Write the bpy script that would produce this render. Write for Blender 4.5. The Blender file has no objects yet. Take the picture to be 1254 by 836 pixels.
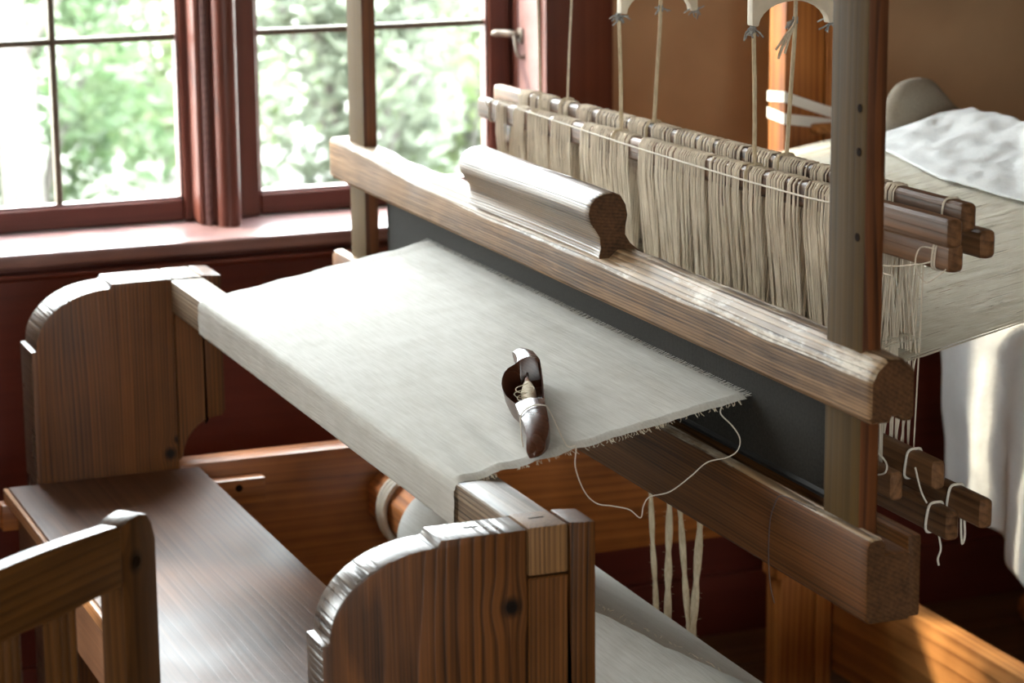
import bpy, bmesh, math, random
from mathutils import Vector, Matrix, noise as mnoise
random.seed(7)
S = bpy.context.scene
COL = S.collection

# ------------------------------------------------------------ camera, sky, exposure
cam_data = bpy.data.cameras.new('camera')
cam = bpy.data.objects.new('camera', cam_data)
COL.objects.link(cam)
S.camera = cam
def camera_matrix():
    yaw, pitch, roll = math.radians(68.284), math.radians(12.635), math.radians(-0.496)
    cy, sy = math.cos(yaw), math.sin(yaw)
    D = Matrix(((cy, 0, -sy), (sy, 0, cy), (0, -1, 0)))
    c, s = math.cos(pitch), math.sin(pitch)
    P = Matrix(((1, 0, 0), (0, c, -s), (0, s, c)))
    c, s = math.cos(roll), math.sin(roll)
    R = Matrix(((c, -s, 0), (s, c, 0), (0, 0, 1)))
    W = R @ P @ D.transposed()
    right, down, fwd = W[0], W[1], W[2]
    M = Matrix.Identity(4)
    for i in range(3):
        M[i][0], M[i][1], M[i][2] = right[i], -down[i], -fwd[i]
    M[0][3], M[1][3], M[2][3] = 2.8503, -0.8729, 1.5073
    return M
cam.matrix_world = camera_matrix()
cam_data.sensor_width = 36.0
cam_data.lens = 3137.2 / 1254 * 36
cam_data.clip_start = 0.05
cam_data.dof.use_dof = True
cam_data.dof.focus_distance = 2.85
cam_data.dof.aperture_fstop = 7.0

world = bpy.data.worlds.new('world'); S.world = world
world.use_nodes = True
wn = world.node_tree
bg = wn.nodes['Background']
SKY = 27.0
tc = wn.nodes.new('ShaderNodeTexCoord')
sep = wn.nodes.new('ShaderNodeSeparateXYZ'); wn.links.new(tc.outputs['Generated'], sep.inputs[0])
rmp = wn.nodes.new('ShaderNodeValToRGB')
rmp.color_ramp.elements[0].position = 0.0; rmp.color_ramp.elements[0].color = (0.76, 0.78, 0.78, 1)
rmp.color_ramp.elements[1].position = 1.0; rmp.color_ramp.elements[1].color = (1.40, 1.52, 1.66, 1)
wn.links.new(sep.outputs[2], rmp.inputs[0]); wn.links.new(rmp.outputs[0], bg.inputs[0])
bg.inputs[1].default_value = SKY

sun_d = bpy.data.lights.new('sun', 'SUN'); sun_d.energy = 10.0; sun_d.angle = math.radians(3.0); sun_d.color = (1.0, 0.86, 0.66)
sun = bpy.data.objects.new('sun', sun_d); COL.objects.link(sun)
sun.rotation_euler = Vector((1.0, 1.2, -1.15)).to_track_quat('-Z', 'Y').to_euler()

S.view_settings.view_transform = 'Standard'
S.view_settings.look = 'None'
S.view_settings.gamma = 1.0
S.view_settings.use_curve_mapping = False
S.view_settings.exposure = 0.2

def portal(name, loc, rot, sx, sy):
    l = bpy.data.lights.new(name, 'AREA'); l.shape = 'RECTANGLE'; l.size = sx; l.size_y = sy
    l.cycles.is_portal = True
    o = bpy.data.objects.new(name, l); o.location = loc; o.rotation_euler = rot; COL.objects.link(o)
# daylight portals in the window openings (they only guide sky sampling)
portal('portal', (-1.26, 0.22, 1.37), (0, math.radians(-90), 0), 1.18, 1.05)
portal('portal', (-1.26, -1.68, 1.37), (0, math.radians(-90), 0), 1.18, 1.04)
portal('portal', (4.56, -1.0, 1.4), (0, math.radians(90), 0), 1.0, 1.2)

# ------------------------------------------------------------ helpers
def srgb(r, g, b):
    f = lambda c: (c / 255 / 12.92) if c / 255 <= 0.04045 else ((c / 255 + 0.055) / 1.055) ** 2.4
    return (f(r), f(g), f(b), 1)

def newmat(name):
    m = bpy.data.materials.new(name); m.use_nodes = True
    nt = m.node_tree; b = nt.nodes['Principled BSDF']
    return m, nt, b

def nd(nt, typ, **kw):
    n = nt.nodes.new(typ)
    for k, v in kw.items(): setattr(n, k, v)
    return n

def ramp(nt, fac, stops):
    r = nd(nt, 'ShaderNodeValToRGB')
    el = r.color_ramp.elements
    while len(el) < len(stops): el.new(0.5)
    for e, (p, c) in zip(el, stops): e.position = p; e.color = c
    nt.links.new(fac, r.inputs[0])
    return r.outputs[0]

def math_n(nt, op, a, b=None, clamp=False):
    n = nd(nt, 'ShaderNodeMath', operation=op); n.use_clamp = clamp
    for i, v in enumerate((a, b)):
        if v is None: continue
        if isinstance(v, (int, float)): n.inputs[i].default_value = v
        else: nt.links.new(v, n.inputs[i])
    return n.outputs[0]

def wood(name, dark, light, axis='X', freq=110.0, along=2.5, rough=0.5, bump=0.25, contrast=1.0,
         blotch=0.5, knots=(), spec=0.35, wear=None, dist=0.0012, ring=0.55):
    """Growth rings round an off-centre pith (lines on the faces, arcs on the ends) with finer streaks; knots are dark spots."""
    m, nt, b = newmat(name)
    L = nt.links
    t = nd(nt, 'ShaderNodeTexCoord')
    oi = nd(nt, 'ShaderNodeObjectInfo')
    off = nd(nt, 'ShaderNodeVectorMath', operation='SCALE')
    off.inputs[0].default_value = (0.31, 0.57, 0.43); L.new(oi.outputs['Random'], off.inputs[3])
    add = nd(nt, 'ShaderNodeVectorMath', operation='ADD')
    L.new(t.outputs['Object'], add.inputs[0]); L.new(off.outputs[0], add.inputs[1])
    base = add.outputs[0]
    # slow waviness, long in the grain direction
    st = {'X': (1.2, 7, 7), 'Y': (7, 1.2, 7), 'Z': (7, 7, 1.2)}[axis]
    wm = nd(nt, 'ShaderNodeMapping'); wm.inputs['Scale'].default_value = st; L.new(base, wm.inputs['Vector'])
    wv = nd(nt, 'ShaderNodeTexNoise'); wv.inputs['Scale'].default_value = 1.0; wv.inputs['Detail'].default_value = 2
    L.new(wm.outputs[0], wv.inputs['Vector'])
    ws = nd(nt, 'ShaderNodeVectorMath', operation='SCALE'); ws.inputs[3].default_value = 0.022
    L.new(wv.outputs['Color'], ws.inputs[0])
    ad2 = nd(nt, 'ShaderNodeVectorMath', operation='ADD')
    L.new(base, ad2.inputs[0]); L.new(ws.outputs[0], ad2.inputs[1])
    p2 = ad2.outputs[0]
    for (kx, ky, kz, kr) in knots:      # grain bends round a knot
        d = nd(nt, 'ShaderNodeVectorMath', operation='SUBTRACT'); d.inputs[1].default_value = (kx, ky, kz); L.new(t.outputs['Object'], d.inputs[0])
        ln = nd(nt, 'ShaderNodeVectorMath', operation='LENGTH'); L.new(d.outputs[0], ln.inputs[0])
        f = math_n(nt, 'MULTIPLY', math_n(nt, 'POWER', math_n(nt, 'MAXIMUM', math_n(nt, 'SUBTRACT', 1.0, math_n(nt, 'DIVIDE', ln.outputs['Value'], kr * 3.2)), 0.0), 2.0), -0.8)
        sc_ = nd(nt, 'ShaderNodeVectorMath', operation='SCALE'); L.new(d.outputs[0], sc_.inputs[0]); L.new(f, sc_.inputs[3])
        a3 = nd(nt, 'ShaderNodeVectorMath', operation='ADD'); L.new(p2, a3.inputs[0]); L.new(sc_.outputs[0], a3.inputs[1]); p2 = a3.outputs[0]
    sep_ = nd(nt, 'ShaderNodeSeparateXYZ'); L.new(p2, sep_.inputs[0])
    ia, ib = {'X': (1, 2), 'Y': (0, 2), 'Z': (0, 1)}[axis]
    h = sum(map(ord, name))
    pa = (0.13 + 0.05 * ((h * 7) % 10) / 10); pb = (-0.16 + 0.06 * ((h * 3) % 10) / 10)
    da = math_n(nt, 'SUBTRACT', sep_.outputs[ia], pa); db = math_n(nt, 'SUBTRACT', sep_.outputs[ib], pb)
    r = math_n(nt, 'SQRT', math_n(nt, 'ADD', math_n(nt, 'MULTIPLY', da, da), math_n(nt, 'MULTIPLY', db, db)))
    saw = math_n(nt, 'FRACT', math_n(nt, 'DIVIDE', r, 0.50 / freq))
    rg = ramp(nt, saw, [(0.0, (.9, .9, .9, 1)), (0.5, (.62, .62, .62, 1)), (0.80, (.12, .12, .12, 1)), (0.93, (.1, .1, .1, 1)), (1.0, (.9, .9, .9, 1))])
    mp = nd(nt, 'ShaderNodeMapping')
    f2 = freq * 2.2
    mp.inputs['Scale'].default_value = {'X': (along, f2, f2), 'Y': (f2, along, f2), 'Z': (f2, f2, along)}[axis]
    L.new(p2, mp.inputs['Vector'])
    g = nd(nt, 'ShaderNodeTexNoise'); g.inputs['Scale'].default_value = 1.0; g.inputs['Detail'].default_value = 2.0
    L.new(mp.outputs[0], g.inputs['Vector'])
    mp2 = nd(nt, 'ShaderNodeMapping'); mp2.inputs['Scale'].default_value = {'X': (1.2, 26, 26), 'Y': (26, 1.2, 26), 'Z': (26, 26, 1.2)}[axis]
    L.new(p2, mp2.inputs['Vector'])
    g2 = nd(nt, 'ShaderNodeTexNoise'); g2.inputs['Scale'].default_value = 1.0; g2.inputs['Detail'].default_value = 2.0
    L.new(mp2.outputs[0], g2.inputs['Vector'])
    big = nd(nt, 'ShaderNodeTexNoise'); big.inputs['Scale'].default_value = 9.0; big.inputs['Detail'].default_value = 3.0
    L.new(base, big.inputs['Vector'])
    c_ = lambda o, k: math_n(nt, 'MULTIPLY', math_n(nt, 'SUBTRACT', o, 0.5), k)
    v = math_n(nt, 'ADD', c_(rg, ring * contrast), c_(g.outputs[0], 1.1 * contrast))
    v = math_n(nt, 'ADD', v, c_(g2.outputs[0], 0.9 * contrast))
    v = math_n(nt, 'ADD', v, c_(big.outputs[0], 1.3 * blotch))
    v = math_n(nt, 'ADD', v, 0.5, True)
    mid = tuple(0.5 * a + 0.5 * c for a, c in zip(dark, light))
    colr = ramp(nt, v, [(0.02, dark), (0.5, mid), (0.98, light)])
    for (kx, ky, kz, kr) in knots:
        d = nd(nt, 'ShaderNodeVectorMath', operation='DISTANCE'); d.inputs[1].default_value = (kx, ky, kz)
        L.new(t.outputs['Object'], d.inputs[0])
        f = math_n(nt, 'DIVIDE', d.outputs['Value'], kr)
        f = math_n(nt, 'ADD', f, c_(g2.outputs[0], 0.7))
        k = ramp(nt, f, [(0.35, (1, 1, 1, 1)), (1.0, (0, 0, 0, 1))])
        mx = nd(nt, 'ShaderNodeMix', data_type='RGBA'); L.new(k, mx.inputs[0]); L.new(colr, mx.inputs[6])
        mx.inputs[7].default_value = tuple(c * 0.25 for c in dark[:3]) + (1,)
        colr = mx.outputs[2]
    if wear:
        wcol, wscale, lo, hi = wear
        w = nd(nt, 'ShaderNodeTexNoise'); w.inputs['Scale'].default_value = wscale; w.inputs['Detail'].default_value = 5
        w.inputs['Roughness'].default_value = 0.7
        mp3 = nd(nt, 'ShaderNodeMapping')
        mp3.inputs['Scale'].default_value = {'X': (.3, 1, 1), 'Y': (1, .3, 1), 'Z': (1, 1, .3)}[axis]
        L.new(base, mp3.inputs['Vector']); L.new(mp3.outputs[0], w.inputs['Vector'])
        k = ramp(nt, w.outputs[0], [(lo, (0, 0, 0, 1)), (hi, (1, 1, 1, 1))])
        mx = nd(nt, 'ShaderNodeMix', data_type='RGBA'); L.new(k, mx.inputs[0]); L.new(colr, mx.inputs[6])
        mx.inputs[7].default_value = wcol
        colr = mx.outputs[2]
    L.new(colr, b.inputs['Base Color'])
    rr = math_n(nt, 'ADD', c_(big.outputs[0], 0.3), rough, True)
    L.new(rr, b.inputs['Roughness'])
    b.inputs['Specular IOR Level'].default_value = spec
    hgt = math_n(nt, 'ADD', math_n(nt, 'MULTIPLY', rg, 0.6), math_n(nt, 'MULTIPLY', g.outputs[0], 0.8))
    bp = nd(nt, 'ShaderNodeBump'); bp.inputs['Strength'].default_value = bump; bp.inputs['Distance'].default_value = dist
    L.new(hgt, bp.inputs['Height']); L.new(bp.outputs[0], b.inputs['Normal'])
    return m

def fabric(name, col, col2, scale=(60, 700, 700), rough=0.9, bump=0.3, big=12.0, trans=0.0, dist=0.0006, fold=0.0):
    m, nt, b = newmat(name); L = nt.links
    t = nd(nt, 'ShaderNodeTexCoord')
    mp = nd(nt, 'ShaderNodeMapping'); mp.inputs['Scale'].default_value = scale
    L.new(t.outputs['Object'], mp.inputs['Vector'])
    g = nd(nt, 'ShaderNodeTexNoise'); g.inputs['Scale'].default_value = 1; g.inputs['Detail'].default_value = 3
    L.new(mp.outputs[0], g.inputs['Vector'])
    h = nd(nt, 'ShaderNodeTexNoise'); h.inputs['Scale'].default_value = big; h.inputs['Detail'].default_value = 4
    L.new(t.outputs['Object'], h.inputs['Vector'])
    v = math_n(nt, 'ADD', math_n(nt, 'MULTIPLY', g.outputs[0], 0.6), math_n(nt, 'MULTIPLY', h.outputs[0], 0.4))
    L.new(ramp(nt, v, [(0.32, col2), (0.62, col)]), b.inputs['Base Color'])
    b.inputs['Roughness'].default_value = rough
    b.inputs['Specular IOR Level'].default_value = 0.15
    bp = nd(nt, 'ShaderNodeBump'); bp.inputs['Strength'].default_value = bump; bp.inputs['Distance'].default_value = dist
    L.new(g.outputs[0], bp.inputs['Height'])
    last = bp
    if fold:
        fb = nd(nt, 'ShaderNodeTexNoise'); fb.inputs['Scale'].default_value = 28; fb.inputs['Detail'].default_value = 4
        L.new(t.outputs['Object'], fb.inputs['Vector'])
        b2 = nd(nt, 'ShaderNodeBump'); b2.inputs['Strength'].default_value = fold; b2.inputs['Distance'].default_value = 0.01
        L.new(fb.outputs[0], b2.inputs['Height']); L.new(bp.outputs[0], b2.inputs['Normal']); last = b2
    L.new(last.outputs[0], b.inputs['Normal'])
    if trans:
        tr = nd(nt, 'ShaderNodeBsdfTranslucent'); tr.inputs[0].default_value = col
        mx = nd(nt, 'ShaderNodeMixShader'); mx.inputs[0].default_value = trans
        L.new(b.outputs[0], mx.inputs[1]); L.new(tr.outputs[0], mx.inputs[2])
        L.new(mx.outputs[0], nt.nodes['Material Output'].inputs[0])
    return m

def plain(name, col, rough=0.6, metal=0.0, var=0.0, vscale=20, spec=0.5):
    m, nt, b = newmat(name)
    b.inputs['Roughness'].default_value = rough; b.inputs['Metallic'].default_value = metal
    b.inputs['Specular IOR Level'].default_value = spec
    t = nd(nt, 'ShaderNodeTexCoord')
    h = nd(nt, 'ShaderNodeTexNoise'); h.inputs['Scale'].default_value = vscale; h.inputs['Detail'].default_value = 4
    nt.links.new(t.outputs['Object'], h.inputs['Vector'])
    lo = tuple(c * (1 - var) for c in col[:3]) + (1,); hi = tuple(min(1, c * (1 + var)) for c in col[:3]) + (1,)
    nt.links.new(ramp(nt, h.outputs[0], [(0.3, lo), (0.7, hi)]), b.inputs['Base Color'])
    return m

# --- meshes
def bm_box(x0, x1, y0, y1, z0, z1, bevel=0.0, seg=2):
    bm = bmesh.new()
    bmesh.ops.create_cube(bm, size=1)
    for v in bm.verts:
        v.co = Vector((x0 if v.co.x < 0 else x1, y0 if v.co.y < 0 else y1, z0 if v.co.z < 0 else z1))
    if bevel:
        bmesh.ops.bevel(bm, geom=bm.edges[:], offset=bevel, segments=seg, profile=0.6, affect='EDGES')
    return bm

def bm_loft(rings, closed_ends=True, closed_ring=True):
    bm = bmesh.new()
    vr = [[bm.verts.new(p) for p in r] for r in rings]
    n = len(rings[0])
    for a, b in zip(vr[:-1], vr[1:]):
        for i in range(n if closed_ring else n - 1):
            j = (i + 1) % n
            bm.faces.new((a[i], a[j], b[j], b[i]))
    if closed_ends and closed_ring:
        bm.faces.new(vr[0][::-1]); bm.faces.new(vr[-1])
    bmesh.ops.recalc_face_normals(bm, faces=bm.faces[:])
    return bm

def bm_prism(poly, axis, a, b, bevel=0.0, seg=2):
    """poly: 2-D outline in the two other axes (in order), extruded along axis from a to b."""
    def P(p, t):
        return {'X': (t, p[0], p[1]), 'Y': (p[0], t, p[1]), 'Z': (p[0], p[1], t)}[axis]
    bm = bm_loft([[P(p, a) for p in poly], [P(p, b) for p in poly]])
    if bevel:
        es = [e for e in bm.edges if len(e.link_faces) == 2 and e.calc_face_angle(0) > 0.6]
        bmesh.ops.bevel(bm, geom=es, offset=bevel, segments=seg, profile=0.6, affect='EDGES')
    return bm

def bm_tube(pts, r, n=6, caps=True, bm=None, twist=0.0, flat=None):
    """Round tube along a poly-line; r may be a number or a list."""
    own = bm is None
    if own: bm = bmesh.new()
    pts = [Vector(p) for p in pts]
    rings = []; prev = None
    for i, p in enumerate(pts):
        t = (pts[min(i + 1, len(pts) - 1)] - pts[max(i - 1, 0)])
        if t.length < 1e-9: t = Vector((0, 0, 1))
        t.normalize()
        if prev is None:
            a = Vector((0, 0, 1)) if abs(t.z) < 0.9 else Vector((1, 0, 0))
            u = t.cross(a).normalized()
        else:
            u = (prev - t * prev.dot(t))
            u = u.normalized() if u.length > 1e-6 else t.orthogonal().normalized()
        prev = u
        w = t.cross(u)
        rr = r[i] if isinstance(r, (list, tuple)) else r
        ring = []
        for k in range(n):
            th = 2 * math.pi * k / n + twist * i
            ring.append(bm.verts.new(p + (u * math.cos(th) + w * math.sin(th)) * rr))
        rings.append(ring)
    for a, b in zip(rings[:-1], rings[1:]):
        for k in range(n):
            j = (k + 1) % n
            bm.faces.new((a[k], a[j], b[j], b[k]))
    if caps:
        bm.faces.new(rings[0][::-1]); bm.faces.new(rings[-1])
    return bm

def bm_cyl(axis, a, b, c0, c1, r, n=24, r2=None, bevel=0.0):
    poly = [(c0 + r * math.cos(2 * math.pi * k / n), c1 + r * math.sin(2 * math.pi * k / n)) for k in range(n)]
    bm = bm_prism(poly, axis, a, b)
    if bevel:
        es = [e for e in bm.edges if e.calc_face_angle(0) > 1.0]
        bmesh.ops.bevel(bm, geom=es, offset=bevel, segments=2, profile=0.6, affect='EDGES')
    return bm

def bm_grid(f, nu, nv):
    bm = bmesh.new()
    V = [[bm.verts.new(f(i / nu, j / nv)) for j in range(nv + 1)] for i in range(nu + 1)]
    for i in range(nu):
        for j in range(nv):
            bm.faces.new((V[i][j], V[i + 1][j], V[i + 1][j + 1], V[i][j + 1]))
    return bm

def merge(*bms):
    out = bms[0]
    for b in bms[1:]:
        me = bpy.data.meshes.new('tmp'); b.to_mesh(me); out.from_mesh(me); bpy.data.meshes.remove(me); b.free()
    return out

def spline(pts, n=8):
    """Catmull-Rom through pts."""
    P = [Vector(p) for p in pts]; out = []
    for i in range(len(P) - 1):
        p0, p1, p2, p3 = P[max(i - 1, 0)], P[i], P[i + 1], P[min(i + 2, len(P) - 1)]
        for k in range(n):
            t = k / n
            out.append(0.5 * ((2 * p1) + (p2 - p0) * t + (2 * p0 - 5 * p1 + 4 * p2 - p3) * t * t + (3 * p1 - p0 - 3 * p2 + p3) * t ** 3))
    out.append(P[-1])
    return out

def obj(name, bm, mat, parent=None, smooth=35, kind=None, label=None, mod=None):
    org = Vector((0, 0, 0))
    if parent is not None:
        org = ORG[parent.name] if parent.name in ORG else Vector((0, 0, 0))
    me = bpy.data.meshes.new(name)
    if org.length:
        bmesh.ops.translate(bm, verts=bm.verts[:], vec=-org)
    if smooth:
        lim = math.radians(smooth)
        for f in bm.faces: f.smooth = True
        for e in bm.edges:
            if len(e.link_faces) == 2 and e.calc_face_angle(0) > lim: e.smooth = False
    bm.to_mesh(me); bm.free()
    o = bpy.data.objects.new(name, me); COL.objects.link(o)
    ms = mat if isinstance(mat, (list, tuple)) else [mat]
    for m in ms: me.materials.append(m)
    if parent is not None: o.parent = parent; ORG[o.name] = org
    else: ORG[o.name] = Vector((0, 0, 0))
    if kind: o['kind'] = kind
    if label: o['label'] = label
    return o
ORG = {}

def thing(name, label, cat, loc=(0, 0, 0), group=None):
    o = bpy.data.objects.new(name, None); COL.objects.link(o)
    o.empty_display_size = 0.05
    o.location = loc; o['label'] = label; o['category'] = cat
    if group: o['group'] = group
    ORG[o.name] = Vector(loc)
    return o

def tag(o, label, cat, group=None, kind=None):
    o['label'] = label; o['category'] = cat
    if group: o['group'] = group
    if kind: o['kind'] = kind
    return o

def struct(name, bm, mat, smooth=35):
    return obj(name, bm, mat, None, smooth, kind='structure')

# ------------------------------------------------------------ materials
M = {}
M['pine_z'] = wood('panel pine upright', srgb(52, 28, 9), srgb(150, 92, 38), 'Z', freq=120, rough=0.42, bump=0.35, contrast=1.0, blotch=0.35,
                   knots=((0.055, 0.18, -0.085, 0.02),))
M['pine_strip'] = wood('strip pine upright', srgb(42, 23, 8), srgb(120, 74, 33), 'Z', freq=150, rough=0.42, bump=0.35, blotch=0.35)
M['pine_y'] = wood('rail pine', srgb(96, 48, 14), srgb(184, 112, 52), 'Y', freq=45, ring=.35, spec=.5, rough=0.36, bump=0.15, contrast=0.8, blotch=0.8,
                   knots=((0.0, 0.74, 0.40, 0.022), (0.0, 0.32, 0.42, 0.02)))
M['pine_x'] = wood('cross rail pine', srgb(116, 66, 26), srgb(200, 138, 76), 'X', freq=45, rough=0.5, bump=0.15, contrast=0.8, blotch=0.8)
M['post'] = wood('post pine', srgb(120, 64, 22), srgb(190, 120, 58), 'Z', freq=50, rough=0.5, bump=0.15, contrast=0.8, blotch=0.7)
M['beam'] = wood('breast beam wood', srgb(60, 44, 32), srgb(180, 158, 132), 'X', freq=90, rough=0.42, bump=0.5, contrast=1.2, blotch=0.4)
M['batten'] = wood('weathered batten wood', srgb(52, 34, 20), srgb(166, 130, 94), 'X', freq=165, rough=0.7, spec=.2, bump=0.6, contrast=1.15, blotch=0.5)
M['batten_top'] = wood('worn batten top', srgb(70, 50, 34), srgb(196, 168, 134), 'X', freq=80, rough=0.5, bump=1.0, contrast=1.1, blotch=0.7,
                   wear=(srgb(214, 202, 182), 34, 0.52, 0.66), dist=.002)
M['handle'] = wood('hand grip wood', srgb(46, 32, 22), srgb(158, 130, 100), 'X', freq=150, rough=0.38, bump=0.7, contrast=1.1, blotch=0.4)
M['lower'] = wood('lower batten wood', srgb(54, 32, 15), srgb(134, 88, 48), 'X', freq=150, ring=.4, rough=0.62, spec=.2, bump=0.4, contrast=1.0, blotch=0.5,
                  knots=((0.57, 0.3, 0.77, 0.012), (0.53, 0.3, 0.735, 0.01)))
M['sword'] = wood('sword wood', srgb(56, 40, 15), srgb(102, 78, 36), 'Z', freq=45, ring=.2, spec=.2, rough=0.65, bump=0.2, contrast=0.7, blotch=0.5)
M['sword_side_warm'] = wood('sword edge wood', srgb(44, 23, 11), srgb(108, 62, 30), 'Z', freq=110, rough=0.5, bump=0.2, blotch=0.5)  # redder than the front face: warm bounce light painted into the colour
M['shaft'] = wood('shaft wood', srgb(52, 33, 20), srgb(138, 98, 66), 'X', freq=60, ring=.22, rough=0.42, spec=.3, bump=0.3, contrast=1.1, blotch=0.6)
M['bench'] = wood('bench wood', srgb(60, 38, 26), srgb(112, 80, 60), 'X', freq=110, ring=.3, along=3, rough=0.47, bump=0.12, contrast=0.8, blotch=0.7, spec=.32)
M['bench_edge'] = wood('bench edge wood', srgb(110, 66, 40), srgb(176, 130, 90), 'X', freq=70, rough=0.4, bump=0.15, blotch=0.7)
M['chair'] = wood('chair wood', srgb(46, 26, 8), srgb(98, 61, 26), 'Z', freq=70, rough=0.4, bump=0.2, contrast=0.8, blotch=0.6,
                  knots=((-0.005, -0.004, 0.808, 0.014),))
M['chair_rail'] = wood('chair rail wood', srgb(56, 32, 9), srgb(104, 66, 27), 'X', freq=50, along=6, rough=0.4, bump=0.2, contrast=0.7, blotch=0.7)
M['shuttle'] = wood('shuttle boxwood', srgb(50, 26, 16), srgb(98, 58, 40), 'X', freq=160, rough=0.3, bump=0.02, contrast=0.4, blotch=0.2, spec=0.4)
M['red'] = wood('red painted wood', srgb(76, 36, 27), srgb(100, 52, 41), 'Y', freq=30, rough=0.42, bump=0.12, contrast=0.6, blotch=0.8)
M['red_z'] = wood('red painted frame', srgb(76, 38, 29), srgb(102, 56, 44), 'Z', freq=30, rough=0.4, bump=0.1, contrast=0.6, blotch=0.8)
M['muntin'] = wood('muntin wood', srgb(70, 62, 50), srgb(98, 88, 72), 'Z', freq=60, rough=0.6, bump=0.1, contrast=0.6)
M['sill'] = wood('sill red paint', srgb(104, 76, 74), srgb(136, 106, 102), 'Y', freq=50, rough=0.33, bump=0.12, contrast=0.7, blotch=0.8)
M['wainscot'] = wood('dark red wainscot', srgb(76, 28, 21), srgb(98, 40, 30), 'Y', freq=25, rough=0.5, bump=0.08, contrast=0.5, blotch=0.9)
M['plaster'] = plain('brown wall', srgb(178, 148, 116), 0.85, var=0.12, vscale=6, spec=0.2)
M['limewash'] = plain('pale ceiling', srgb(206, 196, 178), 0.9, var=0.05, spec=0.2)
M['floor'] = wood('floor plank', srgb(58, 40, 26), srgb(108, 78, 52), 'Y', freq=40, rough=0.55, bump=0.2, blotch=0.8)
M['cloth'] = fabric('woven linen', srgb(214, 213, 207), srgb(194, 192, 184), (22, 420, 420), bump=0.55, big=20, dist=0.0012, trans=.10)
M['cloth_front'] = M['cloth']
M['yarn'] = fabric('unbleached yarn', srgb(226, 216, 196), srgb(190, 176, 152), (300, 300, 300), bump=0.2, big=60)
M['warp'] = fabric('warp yarn', srgb(244, 240, 228), srgb(220, 212, 194), (300, 3, 300), bump=0.1, big=40)
M['heddle'] = fabric('heddle yarn', srgb(232, 219, 200), srgb(186, 172, 152), (260, 260, 12), bump=0.2, big=30)
M['string'] = plain('white string', srgb(226, 218, 204), 0.8, var=0.1, vscale=400, spec=0.2)
M['greyyarn'] = plain('grey yarn end', srgb(150, 152, 152), 0.85, var=0.5, vscale=160, spec=0.2)
M['hair'] = plain('dark thread', srgb(84, 74, 72), 0.7, spec=0.3)
M['linen'] = fabric('white linen', srgb(222, 223, 222), srgb(204, 205, 204), (500, 500, 500), bump=0.2, big=14, fold=0.5)
M['tape'] = plain('white tape', srgb(238, 234, 226), 0.8, var=0.04, spec=0.2)
M['reed'] = plain('blackened reed', srgb(54, 52, 48), 0.7, var=0.25, vscale=300, spec=0.15)
M['black'] = plain('black binding', srgb(34, 33, 33), 0.6, var=0.2, vscale=90)
M['iron'] = plain('old iron', srgb(120, 112, 104), 0.4, metal=0.8, var=0.3, vscale=80)
M['peg_or_hole'] = plain('dark peg', srgb(34, 22, 12), 0.8, var=0.3, vscale=200, spec=.05)
M['greylinen'] = fabric('grey linen', srgb(150, 140, 126), srgb(128, 118, 104), (500, 500, 500), bump=0.2, big=14)
M['end_dark'] = wood('dark end grain', srgb(38, 24, 13), srgb(104, 70, 42), 'X', freq=120, ring=.35, rough=0.55, bump=0.4, contrast=.8, spec=.25)
M['panel_top'] = wood('panel end grain', srgb(52, 42, 36), srgb(118, 100, 84), 'X', freq=70, rough=0.32, bump=0.9, contrast=1.0, blotch=.5, spec=.5, dist=.002)
M['horse'] = plain('cream painted wood', srgb(226, 216, 196), 0.55, var=0.08, vscale=60)
M['cord'] = fabric('treadle cord', srgb(222, 208, 180), srgb(190, 172, 140), (500, 500, 120), bump=0.5, big=60)

gl, nt, b = newmat('window glass')
nt.nodes.remove(b)
tr = nd(nt, 'ShaderNodeBsdfTransparent'); tr.inputs[0].default_value = (0.97, 0.985, 0.97, 1)
gs = nd(nt, 'ShaderNodeBsdfGlossy'); gs.inputs['Roughness'].default_value = 0.02
fr = nd(nt, 'ShaderNodeLayerWeight'); fr.inputs[0].default_value = 0.5
mx = nd(nt, 'ShaderNodeMixShader')
nt.links.new(math_n(nt, 'ADD', math_n(nt, 'MULTIPLY', math_n(nt, 'POWER', fr.outputs['Facing'], 5.0), 0.5), 0.02, True), mx.inputs[0])
nt.links.new(tr.outputs[0], mx.inputs[1]); nt.links.new(gs.outputs[0], mx.inputs[2])
nt.links.new(mx.outputs[0], nt.nodes['Material Output'].inputs[0])
M['glass'] = gl

# ------------------------------------------------------------ room shell
WX = -1.07            # inner face of the window wall
WO = -1.32            # outer face
Y0, Y1, X1, ZC = -2.4, 3.2, 4.5, 2.3
def wall_with_openings(name, axis, a, b, s0, s1, openings, mat, z0=0, z1=ZC):
    parts = []
    def add(p, q, za, zb):
        if q - p < 1e-4 or zb - za < 1e-4: return
        parts.append(bm_box(a, b, p, q, za, zb) if axis == 'X' else bm_box(p, q, a, b, za, zb))
    cur = s0
    for (p, q, za, zb) in sorted(openings):
        add(cur, p, z0, z1)
        add(p, q, z0, max(z0, za)); add(p, q, min(z1, zb), z1)
        cur = q
    add(cur, s1, z0, z1)
    return struct(name, merge(*parts), mat, smooth=0)
OPEN1 = (-0.30, 0.744, 0.78, 1.96)
OPEN2 = (-2.2, -1.16, 0.78, 1.96)
wall_with_openings('wall_left', 'X', WO, WX, Y0, Y1, [OPEN1, OPEN2], M['plaster'])
wall_with_openings('wall_front', 'Y', Y0 - .2, Y0, WO, X1, [], M['plaster'])
wall_with_openings('wall_back', 'Y', Y1, Y1 + .2, WO, X1, [], M['plaster'])
wall_with_openings('wall_right', 'X', X1, X1 + .2, Y0, Y1, [(-1.6, -0.4, 0.9, 1.9)], M['plaster'])
struct('ceiling', bm_box(WO, X1 + .2, Y0 - .2, Y1 + .2, ZC, ZC + .1), M['limewash'], smooth=0)
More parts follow.
